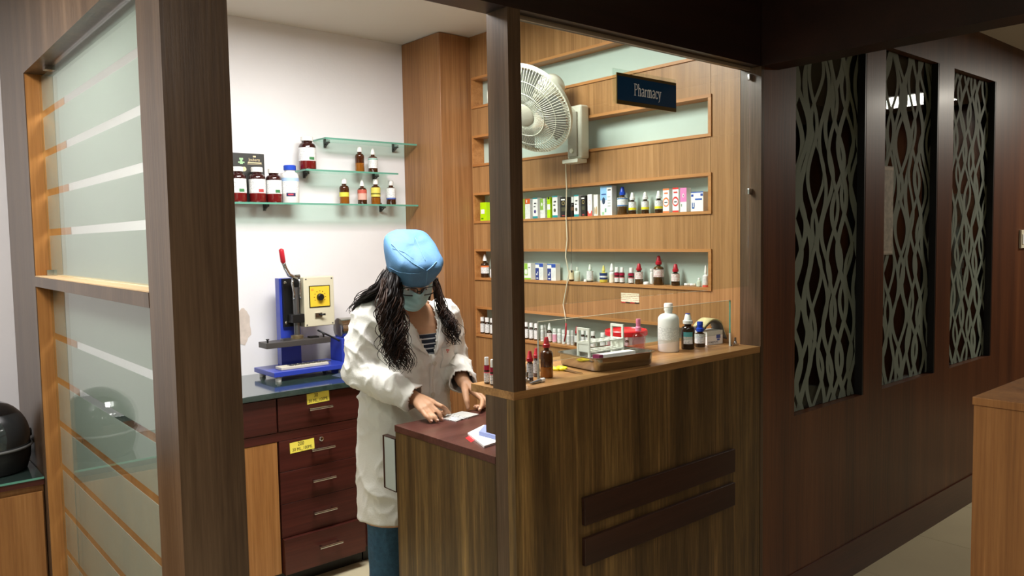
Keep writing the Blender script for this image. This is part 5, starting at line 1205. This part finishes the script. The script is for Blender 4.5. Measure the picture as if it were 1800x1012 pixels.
ss = cap.modifiers.new('sub', 'SUBSURF'); ss.levels = 1; ss.render_levels = 1
cb = BVHTree.FromPolygons([v.co.copy() for v in cap.data.vertices], [tuple(p_.vertices) for p_ in cap.data.polygons])
def oncap(x, y, off=.0008):
    h_ = cb.ray_cast(O0, ray(x, y).normalized()); return (h_[0]-ray(x, y).normalized()*off) if h_[0] else None
def seam(pts, r_=.0016):
    out = []
    for i in range(len(pts)-1):
        for k in range(6):
            q = oncap(pts[i][0]+(pts[i+1][0]-pts[i][0])*k/6, pts[i][1]+(pts[i+1][1]-pts[i][1])*k/6)
            if q: out.append(q)
    if len(out) > 2: part(MB().tube(out, r_, 6), 'fold', CAPS, cap, True)
seam([(688, 428), (705, 446), (725, 462), (750, 476)]); seam([(750, 476), (760, 468), (769, 458)]); seam([(751, 477), (750, 490), (748, 502)])
seam([(730, 418), (740, 440), (749, 462)], .0011); seam([(684, 470), (700, 478), (720, 481), (742, 480)], .0011); seam([(690, 436), (712, 444), (730, 458)], .0011)
# ---- hair: a close shell at the back plus long wavy locks
hs = MB()
def shell(u, v):
    a_ = math.radians(200)+u*math.radians(140); uu = .045-.15*v
    rr_ = 1.0+.10*v
    return hp_(.083*rr_*math.cos(a_)*1.0, .100*rr_*math.sin(a_)*1.0, uu)
hair = part(hs.grid(lambda u, v: hp_(.084*(1+.08*v)*math.cos(math.radians(168+204*u)), .004+.100*(1+.06*v)*math.sin(math.radians(168+204*u)), .048-.15*v), 28, 10), 'hair', HAIR, pw, True)
hair.modifiers.new('thick', 'SOLIDIFY').thickness = .008
rh = random.Random(5)
def spl(P_, n):
    out = []
    P_ = [P_[0]]+P_+[P_[-1]]
    for i in range(1, len(P_)-2):
        for k in range(n):
            t_ = k/n; a_, b_, c_, d_ = P_[i-1], P_[i], P_[i+1], P_[i+2]
            out.append(.5*((2*b_)+(c_-a_)*t_+(2*a_-5*b_+4*c_-d_)*t_*t_+(3*b_-a_-3*c_+d_)*t_**3))
    out.append(P_[-2]); return out
def locks(ctrl, count, spread, r0, r1, wave, mt, seg=7):
    """ctrl: list of (px, py, Y); wavy tapered locks around that path"""
    mb = MB()
    for i in range(count):
        dx = rh.gauss(0, spread); dy = rh.gauss(0, spread*.5); ph = rh.random()*6.28; ln = .82+.22*rh.random(); fr = 2.0+rh.random()*1.2
        base = [aty(x+dx*(.5+.6*k/(len(ctrl)-1)), y+dy*.4, Y+rh.gauss(0, .008)) for k, (x, y, Y) in enumerate(ctrl)]
        pts = spl(base, seg); m_ = max(4, int(len(pts)*ln)); pts = pts[:m_]
        out = []; rs = []
        for k, p_ in enumerate(pts):
            t_ = k/(m_-1); w_ = wave*min(1, t_*1.8)
            out.append(p_+CR*w_*math.sin(ph+t_*fr*6.28)+CF*w_*.8*math.cos(ph+t_*fr*6.28)); rs.append((r0+(r1-r0)*t_)*(1 if t_ > .15 else .35+.65*t_/.15))
        mb.tube(out, rs, 6 if r0 > .005 else 4)
    o = part(mb, 'hair_locks', mt, hair, True); o['kind'] = 'stuff'; return o
A_ = [(686, 474, 2.37), (672, 500, 2.37), (654, 516, 2.41), (636, 536, 2.46), (638, 556, 2.52)]
B_l = [(692, 480, 2.31), (690, 510, 2.285), (686, 545, 2.272), (690, 585, 2.262), (694, 622, 2.258), (702, 650, 2.258)]
D_l = [(696, 490, 2.30), (699, 530, 2.272), (703, 570, 2.258), (707, 610, 2.254), (716, 655, 2.256)]
E_l = [(764, 488, 2.37), (772, 522, 2.362), (780, 548, 2.335), (792, 572, 2.305), (796, 590, 2.298), (801, 606, 2.305)]
locks(A_, 16, 7, .010, .004, .005, HAIR); locks(A_, 110, 8, .0024, .0008, .009, HAIR)
locks(B_l[:4], 16, 8, .010, .003, .008, HAIR); locks(B_l, 120, 10, .0026, .0008, .016, HAIR)
locks(D_l, 34, 7, .0026, .0008, .018, HAIRB); locks([(680, 490, 2.31), (675, 530, 2.278), (679, 570, 2.262), (690, 610, 2.258), (699, 640, 2.258)], 60, 8, .0026, .0008, .013, HAIRB)
locks(E_l, 5, 4, .0055, .0015, .007, HAIR); locks(E_l, 40, 6, .0022, .0007, .011, HAIR)
locks([(765, 495, 2.36), (774, 532, 2.338), (784, 556, 2.315), (795, 568, 2.295), (800, 588, 2.292)], 24, 6, .0021, .0007, .012, HAIRB)
